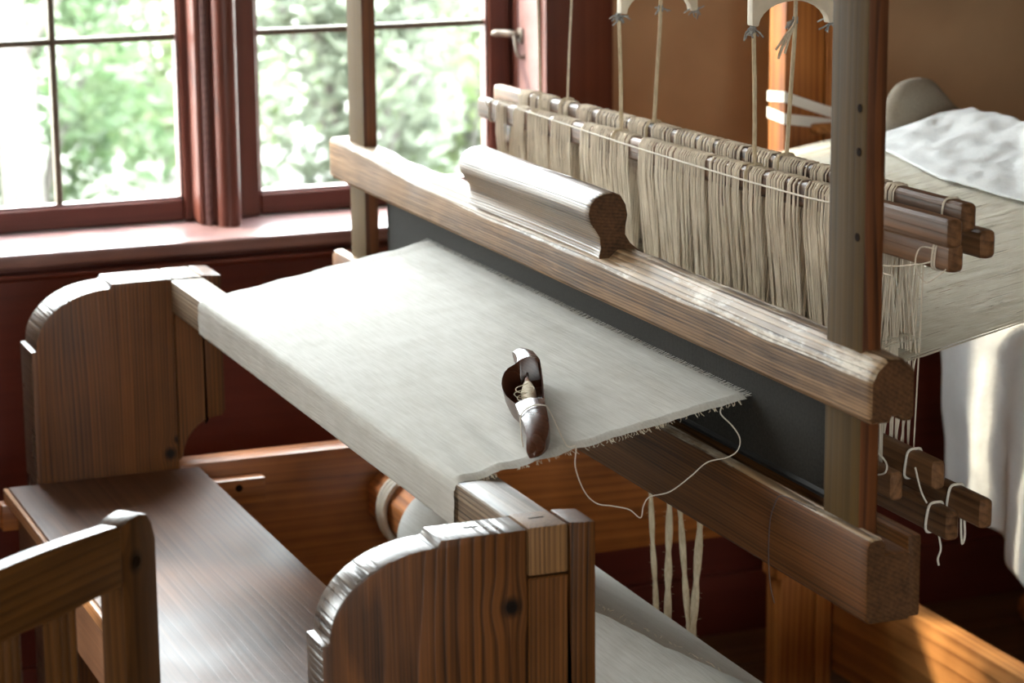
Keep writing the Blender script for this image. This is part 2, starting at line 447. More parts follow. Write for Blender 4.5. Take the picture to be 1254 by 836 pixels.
fl = struct('floor', bm_box(WO, X1 + .2, Y0 - .2, Y1 + .2, -0.12, -0.03), M['floor'], smooth=0)
px = WX
while px < X1 - 0.02:
    w = random.uniform(0.17, 0.23); q = min(px + w, X1)
    obj('plank', bm_box(px + .0015, q - .0015, Y0, Y1, -0.03, 0.0, 0.002, 1), M['floor'], fl, smooth=0)
    px = q
# dark red wainscot below the windows, its boards, and a cap rail to the right of the window
struct('trim_1', merge(bm_box(WX, WX + .016, Y0, Y1, 0.0, 0.765), ), M['wainscot'], smooth=0)
struct('trim_2', bm_box(WX, WX + .03, 0.9, Y1, 0.765, 0.79, .004), M['red'])
struct('baseboard_left', bm_box(WX + .016, WX + .034, Y0, Y1, 0.0, 0.11, .004), M['wainscot'])
# apron moulding under the sill
ap = [(WX + .016, 0.765), (WX + .052, 0.765), (WX + .052, 0.7575), (WX + .080, 0.7565), (WX + .082, 0.753), (WX + .078, 0.749), (WX + .040, 0.744), (WX + .034, 0.738), (WX + .016, 0.735)]
struct('trim_3', bm_prism(ap, 'Y', -0.415, 0.88), M['red'])
struct('trim_4', bm_prism(ap, 'Y', -2.35, -0.42), M['red'])
# window casing to the right of the recess
struct('trim_5', bm_box(WX, WX + .022, 0.744, 0.866, 0.787, 1.96, .004), M['red_z'])
struct('trim_6', bm_box(WX, WX + .022, -0.40, -0.30, 0.787, 1.96, .004), M['red_z'])
struct('trim_7', bm_box(WX, WX + .022, -0.40, 0.866, 1.96, 2.08, .004), M['red'])

def rail(bm_list, *a): bm_list.append(bm_box(*a))

def window(name, ya, yb, zs, zt, mull, sashes):
    """ya..yb opening, sill top zs; sashes: list of (y0,y1 of the sash, glass y0,y1)."""
    w = obj(name, merge(bm_box(-1.26, -1.16, ya, ya + .012, zs, zt), bm_box(-1.26, -1.16, yb - .006, yb, zs, zt),
                        bm_box(-1.26, -1.16, ya, yb, zt - .012, zt)), M['red_z'], None, 0, kind='structure')
    obj('reveal', bm_box(-1.16, WX, yb - .004, yb, zs, zt), M['sill'], w, 0)
    obj('reveal', bm_box(-1.16, WX, ya, ya + .004, zs, zt), M['sill'], w, 0)
    # sill board with rounded nose
    so = obj('sill', bm_box(-1.26, -1.0, ya - .12, yb + .14, zs - .022, zs, .006, 3), M['sill'], w)
    for (s0, s1, g0, g1) in sashes:
        xs0, xs1 = -1.222, -1.186
        gb, gt = 0.824, 1.90
        obj('sash_stile', bm_box(xs0, xs1, s0, g0, zs, zt - .014, .003, 1), M['red_z'], w)
        obj('sash_stile', bm_box(xs0, xs1, g1, s1, zs, zt - .014, .003, 1), M['red_z'], w)
        obj('sash_rail', bm_box(xs0 + .001, xs1 - .001, g0, g1, zs + .001, gb, .003, 1), M['red'], w)
        obj('sash_rail', bm_box(xs0 + .001, xs1 - .001, g0, g1, gt, zt - .014, .003, 1), M['red'], w)
        # light putty bead around the glass opening
        bead = []
        for (p, q, za, zb) in ((g0, g0 + .004, gb, gt), (g1 - .004, g1, gb, gt)):
            bead.append(bm_box(xs0 + .008, xs1 - .006, p, q, za, zb))
        bead.append(bm_box(xs0 + .008, xs1 - .006, g0, g1, gb, gb + .004))
        obj('glazing_bead', merge(*bead), M['sill'], w, 0)
        ym = (g0 + g1) / 2
        obj('muntin', bm_box(-1.216, -1.194, ym - .005, ym + .005, gb, gt, .002, 1), M['muntin'], w)
        zz = [gb, 1.0875, 1.358, 1.629, gt]
        for z in zz[1:-1]:
            obj('muntin', bm_box(-1.214, -1.196, g0, g1, z - .005, z + .005, .002, 1), M['muntin'], w)
        for (p, q) in ((g0, ym), (ym, g1)):
            for (za, zb) in zip(zz[:-1], zz[1:]):
                obj('pane', bm_box(-1.2065, -1.2035, p + .001, q - .001, za + .001, zb - .001), M['glass'], w, 0)
    for m in mull:
        # profiled centre post: flat fillet, bead and a half-round astragal
        obj('centre_post', bm_box(-1.222, -1.135, m - .032, m + .028, zs, zt - .013, .004, 1), M['red_z'], w)
        hr = [(-1.135, m - .008)] + [(-1.120 + .020 * math.cos(t), m + .012 + .019 * math.sin(t)) for t in [math.radians(a) for a in range(-100, 101, 20)]] + [(-1.135, m + .027)]
        obj('astragal', bm_prism(hr, 'Z', zs, zt - .013), M['red_z'], w)
        obj('bead', bm_cyl('Z', zs, zt - .013, -1.134, m - .018, .0055, 10), M['sill'], w)
    return w
w1 = window('window_1', OPEN1[0], OPEN1[1], 0.787, 1.96, [0.206], [(-0.285, 0.194, -0.243, 0.161), (0.236, 0.737, 0.2905, 0.697)])
w2 = window('window_2', OPEN2[0], OPEN2[1], 0.787, 1.96, [-1.68], [(-2.185, -1.70, -2.14, -1.745), (-1.66, -1.175, -1.615, -1.22)])
# iron casement catch on the right sash
ct = obj('catch', bm_tube(spline([(-1.180, .700, 1.070), (-1.170, .712, 1.071), (-1.150, .728, 1.070), (-1.146, .738, 1.068)], 4), [.003, .004] + [.006] * 9 + [.006, .004][:2], 8), M['iron'], w1)
obj('catch_hook', bm_tube(spline([(-1.146, .728, 1.068), (-1.140, .728, 1.052), (-1.136, .730, 1.036), (-1.134, .737, 1.030), (-1.134, .742, 1.036)], 4), .003, 8), M['iron'], ct)
obj('catch_plate', bm_box(-1.155, -1.135, .735, .741, 1.055, 1.08, .002), M['iron'], w1)
fill_window = obj('window_3', merge(bm_box(4.5, 4.6, -1.6, -1.56, .9, 1.9), bm_box(4.5, 4.6, -.44, -.4, .9, 1.9), bm_box(4.5, 4.6, -1.03, -.97, .9, 1.9),
                           bm_box(4.5, 4.6, -1.6, -.4, .9, .94), bm_box(4.5, 4.6, -1.6, -.4, 1.86, 1.9)), M['red_z'], None, 0, kind='structure')  # unseen window, added to bring fill light from behind the camera
for (p, q) in ((-1.56, -1.03), (-.97, -.44)):
    obj('pane', bm_box(4.545, 4.549, p, q, .94, 1.86), M['glass'], fill_window, 0)

# ------------------------------------------------------------ garden outside
M['gravel'] = plain('pale gravel', (.12, .118, .105, 1), 0.95, var=0.15, vscale=3, spec=0.1)
M['leaf'] = None
def leafmat(name, c1, c2):
    m, nt, b = newmat(name); L = nt.links
    t = nd(nt, 'ShaderNodeTexCoord')
    n = nd(nt, 'ShaderNodeTexNoise'); n.inputs['Scale'].default_value = 7.0; L.new(t.outputs['Object'], n.inputs['Vector'])
    c = ramp(nt, n.outputs[0], [(0.35, c1), (0.65, c2)])
    L.new(c, b.inputs['Base Color']); b.inputs['Roughness'].default_value = 0.6
    tr = nd(nt, 'ShaderNodeBsdfTranslucent'); L.new(c, tr.inputs[0])
    mx = nd(nt, 'ShaderNodeMixShader'); mx.inputs[0].default_value = 0.45
    L.new(b.outputs[0], mx.inputs[1]); L.new(tr.outputs[0], mx.inputs[2]); L.new(mx.outputs[0], nt.nodes['Material Output'].inputs[0])
    return m
M['leaf1'] = leafmat('light leaf', (.068, .102, .035, 1), (.12, .15, .065, 1))
M['leaf2'] = leafmat('fresh leaf', (.055, .098, .04, 1), (.10, .14, .07, 1))
M['leaf3'] = leafmat('grey green leaf', (.085, .105, .07, 1), (.14, .16, .115, 1))
M['bark'] = wood('pale bark', (.07, .06, .055, 1), (.13, .12, .11, 1), 'Z', freq=30, rough=0.9, bump=0.4)
struct('ground', bm_box(-40, WO - .02, -20, 30, -0.62, -0.6), M['gravel'], smooth=0)

def shrub(x, y, r, h, mat, label, n, leaf=0.05, seed=1, trunk=True):
    rnd = random.Random(seed)
    z0 = -0.6
    t = thing('shrub', label, 'shrub', (x, y, z0))
    bm = bmesh.new()
    for k in range(n):
        # a few dense clumps rather than one even ball
        a = rnd.uniform(0, 2 * math.pi); rr = r * math.sqrt(rnd.random()); zz = rnd.random()
        w = (0.55 + 0.45 * math.sin(zz * math.pi)) * (0.8 + 0.3 * math.sin(a * 3 + seed + zz * 5))
        p = Vector((x + rr * w * math.cos(a), y + rr * w * math.sin(a), z0 + .12 + zz * h))
        if mnoise.noise(p * 2.2 + Vector((seed, 0, 0))) < -0.22: continue
        s = leaf * rnd.uniform(0.6, 1.3)
        d = Vector((rnd.uniform(-1, 1), rnd.uniform(-1, 1), rnd.uniform(-.4, .8))).normalized()
        e = d.orthogonal().normalized(); e.rotate(Matrix.Rotation(rnd.uniform(0, 6.28), 3, d))
        f = d.cross(e)
        vs = [bm.verts.new(p + q) for q in (-d * s, e * s * .4 + f * s * .08, d * s, -e * s * .4 + f * s * .08)]
        bm.faces.new((vs[0], vs[1], vs[2])); bm.faces.new((vs[0], vs[2], vs[3]))
    obj('foliage', bm, mat, t, smooth=0, kind='stuff')
    bt = bmesh.new()
    for k in range(7):
        a = rnd.uniform(0, 6.28); q = rnd.uniform(.2, .75) * r
        bm_tube(spline([(x, y, z0), (x + q * .3 * math.cos(a), y + q * .3 * math.sin(a), z0 + h * .4), (x + q * math.cos(a), y + q * math.sin(a), z0 + h * .85)], 4),
                [.016 - .001 * i for i in range(9)], 6, bm=bt)
    obj('stem', bt, M['bark'], t)
SH = [
    (-6.2, 0.05, .55, 1.25, 'leaf1', 'yellow green shrub in the garden, seen through the far left pane', 2600),
    (-7.6, 1.15, .75, 1.5, 'leaf2', 'bright green shrub beside the pale tree trunk outside the left window', 3600),
    (-6.6, 2.25, .62, 1.6, 'leaf3', 'greyish green shrub behind the left pane of the right-hand window', 3200),
    (-5.3, 2.95, .55, 1.35, 'leaf2', 'fresh green shrub outside, just behind the left batten upright', 2800),
    (-8.4, 3.4, .9, 1.7, 'leaf1', 'broad light green shrub outside near the casement catch', 4200),
    (-9.4, 0.3, 1.0, 1.9, 'leaf3', 'pale far shrub at the back of the garden, left of the tree trunk', 3800),
    (-10.2, 2.4, 1.1, 2.1, 'leaf1', 'tall light shrub at the back of the garden behind the window centre post', 4200),
    (-10.4, 4.6, 1.1, 2.0, 'leaf2', 'farthest green shrub at the back right of the garden', 4000),
]
for i, (x, y, r, h, m, lab, n) in enumerate(SH):
    shrub(x, y, r, h, M[m], lab, int(n * 1.5), seed=i + 3)
tr_ = thing('tree', 'pale slender tree trunk with a forked branch outside the left window', 'tree', (-6.5, 0.92, -0.6))
obj('trunk', bm_tube(spline([(-6.50, 0.92, -.6), (-6.50, 0.91, .2), (-6.52, 0.89, .75), (-6.55, 0.92, 1.6), (-6.50, 0.94, 3.2)], 5), [.085 - .0022 * i for i in range(21)], 10), M['bark'], tr_)
obj('branch', bm_tube(spline([(-6.52, 0.90, .45), (-6.40, 1.06, .75), (-6.35, 1.14, 1.1), (-6.30, 1.29, 1.8)], 5), [.035 - .0012 * i for i in range(16)], 8), M['bark'], tr_)
obj('branch', bm_tube(spline([(-6.52, 0.90, 1.0), (-6.65, 0.74, 1.4), (-6.70, 0.54, 2.0)], 5), [.03 - .0014 * i for i in range(11)], 8), M['bark'], tr_)

# ------------------------------------------------------------ loom frame
loom = thing('loom_frame', 'old pine floor loom frame with rounded end panels and square breast beam', 'loom', (0, 0, 0))
def arc(cy, cz, ry, rz, a0, a1, n):
    return [(cy + ry * math.cos(math.radians(a0 + (a1 - a0) * k / n)), cz + rz * math.sin(math.radians(a0 + (a1 - a0) * k / n))) for k in range(n + 1)]
main_outline = ([(0.0025, 0.0), (0.0025, 0.801), (-0.085, 0.801), (-0.088, 0.7945)] + arc(-0.088, 0.716, 0.108, 0.078, 92, 178, 14) +
                [(-0.196, 0.713), (-0.2035, 0.7125), (-0.2035, 0.0)])
# lower right corner runs out in a concave quarter round above the rail
fill_outline = [(0.0035, 0.7515), (0.0455, 0.7515), (0.0455, 0.588)] + arc(0.069, 0.534, 0.06, 0.06, 112, 176, 8) + [(0.0035, 0.532)]
strip_outline = [(0.0465, 0.803), (0.0735, 0.801), (0.0735, 0.601), (0.069, 0.594)] + arc(0.069, 0.534, 0.06, 0.06, 92, 110, 3)
M['pine_L'] = wood('left panel pine', srgb(42, 22, 7), srgb(128, 78, 34), 'Z', freq=165, ring=.45, rough=0.42, bump=0.3, blotch=0.4,
                   knots=((-0.652, 0.002, 0.565, 0.008), (-0.652, -0.01, 0.545, 0.012)))
M['pine_R'] = wood('right panel pine', srgb(36, 19, 6), srgb(120, 72, 32), 'Z', freq=165, ring=.5, rough=0.42, bump=0.25, blotch=0.35,
                   knots=((0.687, -0.0145, 0.726, 0.013),))
M['endgrain'] = wood('beam end grain', srgb(62, 42, 24), srgb(150, 108, 66), 'Z', freq=150, rough=0.5, bump=0.6)
for (xa, xb, mm) in ((-0.732, -0.652, M['pine_L']), (0.637, 0.687, M['pine_R'])):
    pbm = bm_prism(main_outline, 'X', xa, xb, 0.0022, 2); pbm.normal_update()
    for f in pbm.faces:
        if abs(f.normal.x) < .5: f.material_index = 1
    p = obj('end_panel', pbm, [mm, M['panel_top']], loom)
    obj('filler_board', bm_prism(fill_outline, 'X', xa + .0005, xb - .0008, 0.0015, 1), M['pine_strip'], p)
    so2 = strip_outline if xa > 0 else [(a - .0009 if a < .05 else a, b_) for a, b_ in strip_outline]
    obj('edge_strip', bm_prism(so2, 'X', xa + .0005, xb - .0002, 0.002, 2), M['pine_strip'], p)
bb = obj('breast_beam', bm_box(-0.650, 0.635, -0.0005, 0.048, 0.7525, 0.800, 0.004, 3), M['beam'], loom)
obj('tenon', bm_box(0.634, 0.6868, 0.004, 0.0445, 0.754, 0.802, 0.0025, 2), M['endgrain'], bb)
obj('tenon', bm_box(-0.7315, -0.649, 0.004, 0.0445, 0.754, 0.802, 0.0025, 2), M['beam'], bb)
# marks cut into the top of the right-hand end
for (x0, x1, y0, y1, z) in ((0.655, 0.6575, 0.016, 0.032, 0.8021),):
    obj('mortise_mark', bm_box(x0, x1, y0, y1, z - .001, z + .0002), M['peg_or_hole'], bb, 0)
obj('mortise_mark', bm_box(0.657, 0.6592, -0.052, -0.036, 0.8002, 0.8014), M['peg_or_hole'], loom, 0)
for sx in (-1, 1):
    xa, xb = (-0.700, -0.653) if sx < 0 else (0.640, 0.686)
    r_ = obj('side_rail', bm_box(xa, xb, 0.004, 0.985, 0.311, 0.526, 0.004, 2), M['pine_y'], loom)
    ca, cb = (-0.6525, -0.622) if sx < 0 else (0.607, 0.6395)
    cl = obj('cleat', bm_box(ca, cb, -0.262, 0.123, 0.465, 0.5035, 0.004, 2), M['pine_y'], r_)
    cx = cb if sx < 0 else ca
    obj('peg_or_hole', bm_cyl('X', cx - .004, cx + .001, 0.082, 0.4905, 0.0055, 14), M['peg_or_hole'], cl)
    pa, pb = (-0.706, -0.652) if sx < 0 else (0.652, 0.706)
    ps = obj('post', merge(bm_box(pa, pb, 0.978, 1.047, 0.226, 2.0, 0.004, 2), bm_box(pa, pb - .0005, 0.986, 1.047, 0.0, 0.232, 0.004, 2)), M['post'], loom)
    obj('post_plank', bm_box(pa, pb - .0005, 1.050, 1.079, 0.0, 2.0, 0.003, 2), M['post'], ps)
    obj('cape', bm_box(pa - .004, pb + .004, 0.12, 1.10, 1.93, 2.0, 0.005, 2), M['pine_y'], loom)
    ba, bb_ = (-0.6515, -0.632) if sx < 0 else (0.632, 0.6515)
    obj('bracket', bm_box(ba, bb_, 1.022, 1.16, 0.948, 0.964, 0.006, 3), M['pine_x'], loom)
    qa, qb = (-0.690, -0.664) if sx < 0 else (0.664, 0.690)
    cheek = [(1.105, .960), (1.152, .960), (1.395, .60), (1.38, .56), (1.33, .555), (1.31, .59), (1.105, .90)]
    obj('cheek', bm_prism(cheek, 'X', qa, qb, .003, 2), M['post'], loom)
obj('cross_rail', bm_box(-0.652, 0.652, 1.0795, 1.118, 0.06, 0.233, 0.004, 2), M['pine_x'], loom)
obj('back_beam', bm_box(-0.72, 0.72, 1.10, 1.152, 0.9665, 1.0, 0.012, 3) if False else bm_box(-0.72, 0.72, 1.102, 1.15, 0.934, 0.983, 0.012, 3), M['pine_x'], loom)
obj('harness_bar', bm_box(-0.76, 0.76, 0.506, 0.536, 2.0, 2.032, 0.004, 2), M['pine_x'], loom)

# white tape wound round the far post
tp = thing('white_tape', 'white cotton tape wound twice round the far loom post', 'tape', (-0.652, 0.98, 1.0))
def tape(pts, w, name, par):
    """flat ribbon 1.2 mm thick; pts = (point, outward normal)"""
    rings = []
    for p, n in pts:
        p = Vector(p); n = Vector(n).normalized() * 0.0012
        up = Vector((0, 0, w / 2))
        rings.append([p - up, p + up, p + up + n, p - up + n])
    return obj(name, bm_loft(rings), M['tape'], par)
tape([((-.7065, 0.985, 1.003), (-1, 0, 0)), ((-.7065, .9775, 1.003), (-1, -1, 0)), ((-.6515, .9775, 1.0075), (1, -1, 0)), ((-.6515, 1.05, .982), (1, 0, 0)), ((-.6515, 1.0795, .973), (1, 0, 0))], .0165, 'winding', tp)
tape([((-.7065, 0.985, .9775), (-1, 0, 0)), ((-.7065, .9775, .9775), (-1, -1, 0)), ((-.6515, .9775, .9735), (1, -1, 0)), ((-.6515, 1.05, .962), (1, 0, 0)), ((-.6515, 1.0795, .9565), (1, 0, 0))], .0165, 'winding', tp)

# ------------------------------------------------------------ swinging batten
bat = thing('batten', 'swinging batten with weathered hand beam, round grip and dark reed', 'batten', (0, 0.31, 0.70))
def upper_ring(x, ch, zt, k=0.0):
    j = lambda a: a * 0.0009 * mnoise.noise(Vector((x * 23, a * 9.1, 2)))
    f = 0.297 + j(2)
    pts = [(.301, .902), (f, .907), (f, zt - ch * 1.25), (f + ch * .35, zt - ch * .55), (f + ch, zt + j(1)), (.334, zt + j(3)), (.346, zt - .012), (.346, .906),
           (.343, .902), (.336, .902), (.333, .9075), (.321, .9075), (.318, .902)]
    c = (.322, .932)
    return [(x, c[0] + (a - c[0]) * (1 - k), c[1] + (b_ - c[1]) * (1 - k)) for a, b_ in pts]
st = []
xs = [-.834, -.8325, -.828, -.82] + [-.80 + .02 * i for i in range(81)] + [.808, .813, .8155]
for x in xs:
    ch = .006 + .011 * min(1, max(0, (x + .62) / .35)) + .002 * mnoise.noise(Vector((x * 9, 3, 1)))
    zt = .9645 - .005 * math.exp(-((x + .50) / .13) ** 2) + .0006 * mnoise.noise(Vector((x * 14, 0, 5)))
    k = {-.834: .16, -.8325: .08, -.828: .03, -.82: .0, .8155: .09, .813: .03}.get(x, 0)
    st.append(upper_ring(x, ch, zt, k))
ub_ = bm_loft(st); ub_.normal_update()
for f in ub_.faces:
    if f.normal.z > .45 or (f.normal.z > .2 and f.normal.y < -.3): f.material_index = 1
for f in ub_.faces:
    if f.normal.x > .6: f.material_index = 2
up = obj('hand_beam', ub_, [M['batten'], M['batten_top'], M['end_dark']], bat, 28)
hp = [(.293, .957), (.295, .966), (.2925, .979), (.2865, .988), (.280, .997), (.2775, 1.008), (.2800, 1.018), (.2865, 1.0255), (.296, 1.030), (.309, 1.0315),
      (.3185, 1.0275), (.325, 1.017), (.3275, 1.004), (.325, .991), (.3235, .981), (.3275, .970), (.337, .960), (.337, .955), (.293, .955)]
hs = []
for x, k, fl_ in ((-.228, .30, .5), (-.2265, .14, .6), (-.222, .05, .6), (-.214, .01, .5), (-.20, 0, .25), (-.18, 0, 0), (-.05, 0, 0), (.06, 0, 0), (.17, 0, 0), (.188, 0, .4), (.1975, .0, .9), (.2, .03, 1.0)):
    ring = []
    for (a, b_) in hp:
        c = (.305, 1.0)
        a2, b2 = c[0] + (a - c[0]) * (1 - k), c[1] + (b_ - c[1]) * (1 - k)
        if b_ < .985:
            wgt = (.985 - b_) / .03
            a2 += (.012 if a > .31 else -.004) * fl_ * min(1, wgt) * .6
            b2 = max(b2, .955) if b_ > .9551 else .955
        ring.append((x, a2, b2))
    hs.append(ring)
gb_ = bm_loft(hs); gb_.normal_update()
for f in gb_.faces:
    if f.normal.x > .7: f.material_index = 1
obj('grip', gb_, [M['handle'], M['end_dark']], bat, 40)
fr_ring = lambda x, k=0: [(x, .323 + (a - .323) * (1 - k), .748 + (b_ - .748) * (1 - k)) for a, b_ in
                          ((.303, .705), (.2985, .7095), (.2985, .782), (.3015, .788), (.306, .790), (.3145, .790), (.318, .786), (.318, .7735), (.3455, .7735), (.3465, .772), (.3465, .706), (.3455, .705))]
lb_ = bm_loft([fr_ring(x, k) for x, k in [(-.832, .05), (-.829, 0)] + [(-.8 + .1 * i, 0) for i in range(17)] + [(.811, 0), (.8135, .035)]])
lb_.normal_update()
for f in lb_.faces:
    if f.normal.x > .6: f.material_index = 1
    elif f.normal.z > .6 and f.calc_center_median().y < .317: f.material_index = 2  # ledge top made paler, daylight on it painted into the colour
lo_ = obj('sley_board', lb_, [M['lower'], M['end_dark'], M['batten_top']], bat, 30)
kb_ = bm_box(-.832, .806, .3478, .363, .704, .7865, .004, 2); kb_.normal_update()
for f in kb_.faces:
    if f.normal.x > .6: f.material_index = 1
obj('back_board', kb_, [M['lower'], M['end_dark']], bat)
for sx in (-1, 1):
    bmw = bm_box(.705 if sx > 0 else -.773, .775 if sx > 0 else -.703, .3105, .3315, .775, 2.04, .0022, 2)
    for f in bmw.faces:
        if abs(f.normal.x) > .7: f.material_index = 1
    sw = obj('upright', bmw, [M['sword'], M['sword_side_warm']], bat)
    if sx > 0:
        for z in (1.194, 1.153, 1.072):
            obj('peg_or_hole', merge(bm_cyl('Y', .3098, .3115, .762, z, .0042, 14)), M['peg_or_hole'], sw)  # dark discs stand in for open holes, their shade painted in
rb = obj('rocker_bar', bm_box(-.80, .80, .300, .345, 2.001, 2.045, .005, 2), M['pine_x'], bat)
# reed: steel-dark dents held between two bound ribs
rd = obj('reed', merge(bm_tube([(-.667, .338, .7925), (.667, .338, .7925)], .0062, 10), bm_tube([(-.667, .338, .909), (.667, .338, .909)], .006, 10)), M['black'], bat)
db = bmesh.new()
nx = 500
for i in range(nx + 1):
    x = -.665 + 1.33 * i / nx
    vs = [db.verts.new(p) for p in ((x, .3335, .79), (x + .0018, .3335, .79), (x + .0018, .3335, .912), (x, .3335, .912),
                                   (x, .3405, .79), (x + .0018, .3405, .79), (x + .0018, .3405, .912), (x, .3405, .912))]
    for q in ((0, 1, 2, 3), (1, 5, 6, 2), (5, 4, 7, 6), (4, 0, 3, 7)): db.faces.new([vs[k] for k in q])
obj('dents', db, M['reed'], rd, 0, kind='stuff')
for x in (-.668, .665): obj('end_strip', bm_box(x, x + .004, .3325, .3425, .79, .912, .001, 1), M['reed'], rd, 0)

# ------------------------------------------------------------ woven web and warp
WARP = lambda y: .858 + .16 * (y - .33)
web = thing('woven_web', 'pale grey linen cloth being woven, stretched from breast beam to reed', 'cloth', (0, 0, .80))
path = []
for k in range(101):
    y = .327 - (.327 - .006) * k / 100
    path.append((y, .8012 + .175 * y, 'top'))
for k in range(1, 7):
    a = math.radians(90 + 85 * k / 6); path.append((.0055 + .0078 * math.cos(a), .7943 + .0078 * math.sin(a), 'edge'))
for k in range(1, 15): path.append((-.0028 - .0002 * math.sin(k / 14 * 3.1), .7945 - .041 * k / 14, 'front'))
for k in range(1, 30):
    t = k / 29
    path.append((-.0028 + (.379 + .0028) * t, .7535 + (.513 - .7535) * t - .012 * math.sin(math.pi * t), 'under'))
def clothf(u, v):
    i = min(int(round(v * (len(path) - 1))), len(path) - 1)
    y, z, k = path[i]
    x = -.4935 + .9985 * u
    e = max(0, abs(x - .006) - .482)
    n = .0011 * mnoise.noise(Vector((x * 1.6, y * 38, 3))) + .0005 * mnoise.noise(Vector((x * 7, y * 110, 9)))
    # soft pull lines running in from the right selvedge
    pull = max(0, (x - .1) / .4)
    n += pull * .0016 * math.sin(y * 150 + x * 14) * math.exp(-((y - .06) / .08) ** 2)
    left = max(0, (-x - .3) / .2)
    n += left * .0008 * math.sin(y * 90 - x * 9)
    edge = .0016 * math.exp(-((abs(x - .006) - .486) / .003) ** 2) - .30 * max(0, abs(x - .006) - .489)
    if x < 0: edge += .0022 * math.exp(-((x + .458) / .0035) ** 2)
    if u in (0.0, 1.0): x += .0016 * mnoise.noise(Vector((u * 5, y * 160, z * 160))) + .0012 * mnoise.noise(Vector((u, y * 420, z * 420)))
    if k == 'top': z += n + edge
    elif k in ('edge',): z += (n + edge) * .6
    elif k == 'front': y -= n * .6 + .0004
    else: z += n * 1.5; y += n
    return (x, y, z)
nv_ = len(path) - 1
cb_ = bm_grid(clothf, 170, nv_)
co = obj('cloth', cb_, M['cloth'], web, smooth=60)
# loose bits of weft along the right selvedge
fz = bmesh.new(); rnd = random.Random(11)
for k in range(110):
    y = rnd.uniform(.01, .32); x = .5045; z = .8 + .175 * y - .0035
    d = Vector((rnd.uniform(.3, 1), rnd.uniform(-1, 1), rnd.uniform(-.9, .1))).normalized() * rnd.uniform(.001, .0035)
    bm_tube([(x - .002, y, z + .001), Vector((x, y, z)) + d * .6, Vector((x, y, z)) + d + Vector((0, rnd.uniform(-.002, .002), -.001))], .00035, 3, bm=fz)
for k in range(60):
    x = rnd.uniform(.485, .506); y = rnd.uniform(.0, .3); zz = .62 - .64 * (y - .2) + .002
    d = Vector((rnd.uniform(.3, 1), rnd.uniform(-.5, .5), rnd.uniform(-.3, .5))).normalized() * .005
    bm_tube([(.503, y, zz), Vector((.503, y, zz)) + d], .0004, 3, bm=fz)
obj('frayed_edge', fz, M['yarn'], web, 0, kind='stuff')
# open warp between fell and reed, then through the shafts to the back beam
NW = 440
def ribbon(bm, pts, w, h):
    rings = [[bm.verts.new(Vector(p) + Vector(q)) for q in ((-w, 0, 0), (-w * .5, 0, h), (w * .5, 0, h), (w, 0, 0))] for p in pts]
    for a, b_ in zip(rings[:-1], rings[1:]):
        for k in range(3): bm.faces.new((a[k], b_[k], b_[k + 1], a[k + 1]))
wb = bmesh.new(); fb_ = bmesh.new()
for i in range(NW):
    x = -.494 + .998 * (i + rnd.uniform(-.6, .6)) / (NW - 1)
    s = i % 4
    dz = (.011, -.011, .011, -.011)[s] + rnd.uniform(-.002, .002)
    w = rnd.uniform(.0008, .0014)
    ysh = (.482, .501, .521, .540)[s]
    j = [rnd.gauss(0, .0014) for _ in range(4)]
    ribbon(fb_, [(x * .995, .3215 + rnd.uniform(-.0025, .0025), .8566), (x, .3335, .8590 + dz * .12), (x, .345, .8605 + dz * .2)], .0011, .0002)
    ribbon(wb, [(x, .345, .8605 + dz * .2), (x + j[0], ysh, WARP(ysh) + dz), (x + j[1], .70, WARP(.70) + dz * .25 + j[2] * .6),
                (x + j[1], .92, WARP(.92) + j[3] * .5), (x + j[0], 1.118, .9845)], w, .00015)
for i in range(330):
    x = -.492 + .994 * (i + rnd.uniform(-.4, .4)) / 329
    ribbon(wb, [(x, .345, .8585), (x, .51, WARP(.51) - .012), (x, .70, WARP(.70) - .0035), (x, .92, WARP(.92) - .002), (x, 1.118, .984)], .0017, .0001)
obj('fell_threads', fb_, M['cloth'], web, 0, kind='stuff')
obj('warp_threads', wb, M['warp'], web, 0, kind='stuff')
wd = bmesh.new()
for i in range(NW):
    x = -.494 + .998 * (i + rnd.uniform(-.5, .5)) / (NW - 1)
    bm_tube([(x, 1.118, .9845), (x, 1.145, .983), (x, 1.1525, .976), (x + rnd.gauss(0, .001), 1.386, .62)], rnd.uniform(.0012, .0017), 4, caps=False, bm=wd)
obj('descending_warp', wd, M['warp'], web, 0, kind='stuff')

# cloth beam under the web
cbm = thing('cloth_beam', 'wooden cloth beam low behind the bench, wound with finished linen', 'beam', (0, .335, .444))
oct_ = [(.335 + .052 * math.cos(math.radians(22.5 + 45 * k)), .444 + .052 * math.sin(math.radians(22.5 + 45 * k))) for k in range(8)]
obj('core', bm_prism(oct_, 'X', -.651, .639, .003, 2), wood('cloth beam wood', srgb(120, 62, 24), srgb(200, 128, 70), 'X', freq=50, rough=.5), cbm)
rr_ = []
for k in range(41):
    u = k / 40; x = -.425 + .9295 * u
    rr_.append([(x, .335 + (.0805 + .0008 * mnoise.noise(Vector((x * 4, a, 1)))) * math.cos(a), .444 + .0805 * math.sin(a)) for a in [2 * math.pi * q / 56 for q in range(56)]])
obj('wound_cloth', bm_loft(rr_), M['cloth'], cbm, 30)
for x in (-.575, -.563, -.551):
    obj('tie_cord', bm_tube([(x + .004 * math.sin(a * 2), .335 + .0565 * math.cos(a), .444 + .0565 * math.sin(a)) for a in [2 * math.pi * q / 32 for q in range(33)]], .0045, 8), M['string'], cbm)

# warp beam at the back
wbm = thing('warp_beam', 'warp beam at the very back of the loom, half hidden by linen', 'beam', (0, 1.35, .60))
obj('core', bm_cyl('X', -.66, .66, 1.35, .60, .035, 20), M['pine_x'], wbm)
obj('wound_warp', bm_cyl('X', -.50, .505, 1.35, .60, .047, 32), M['warp'], wbm)

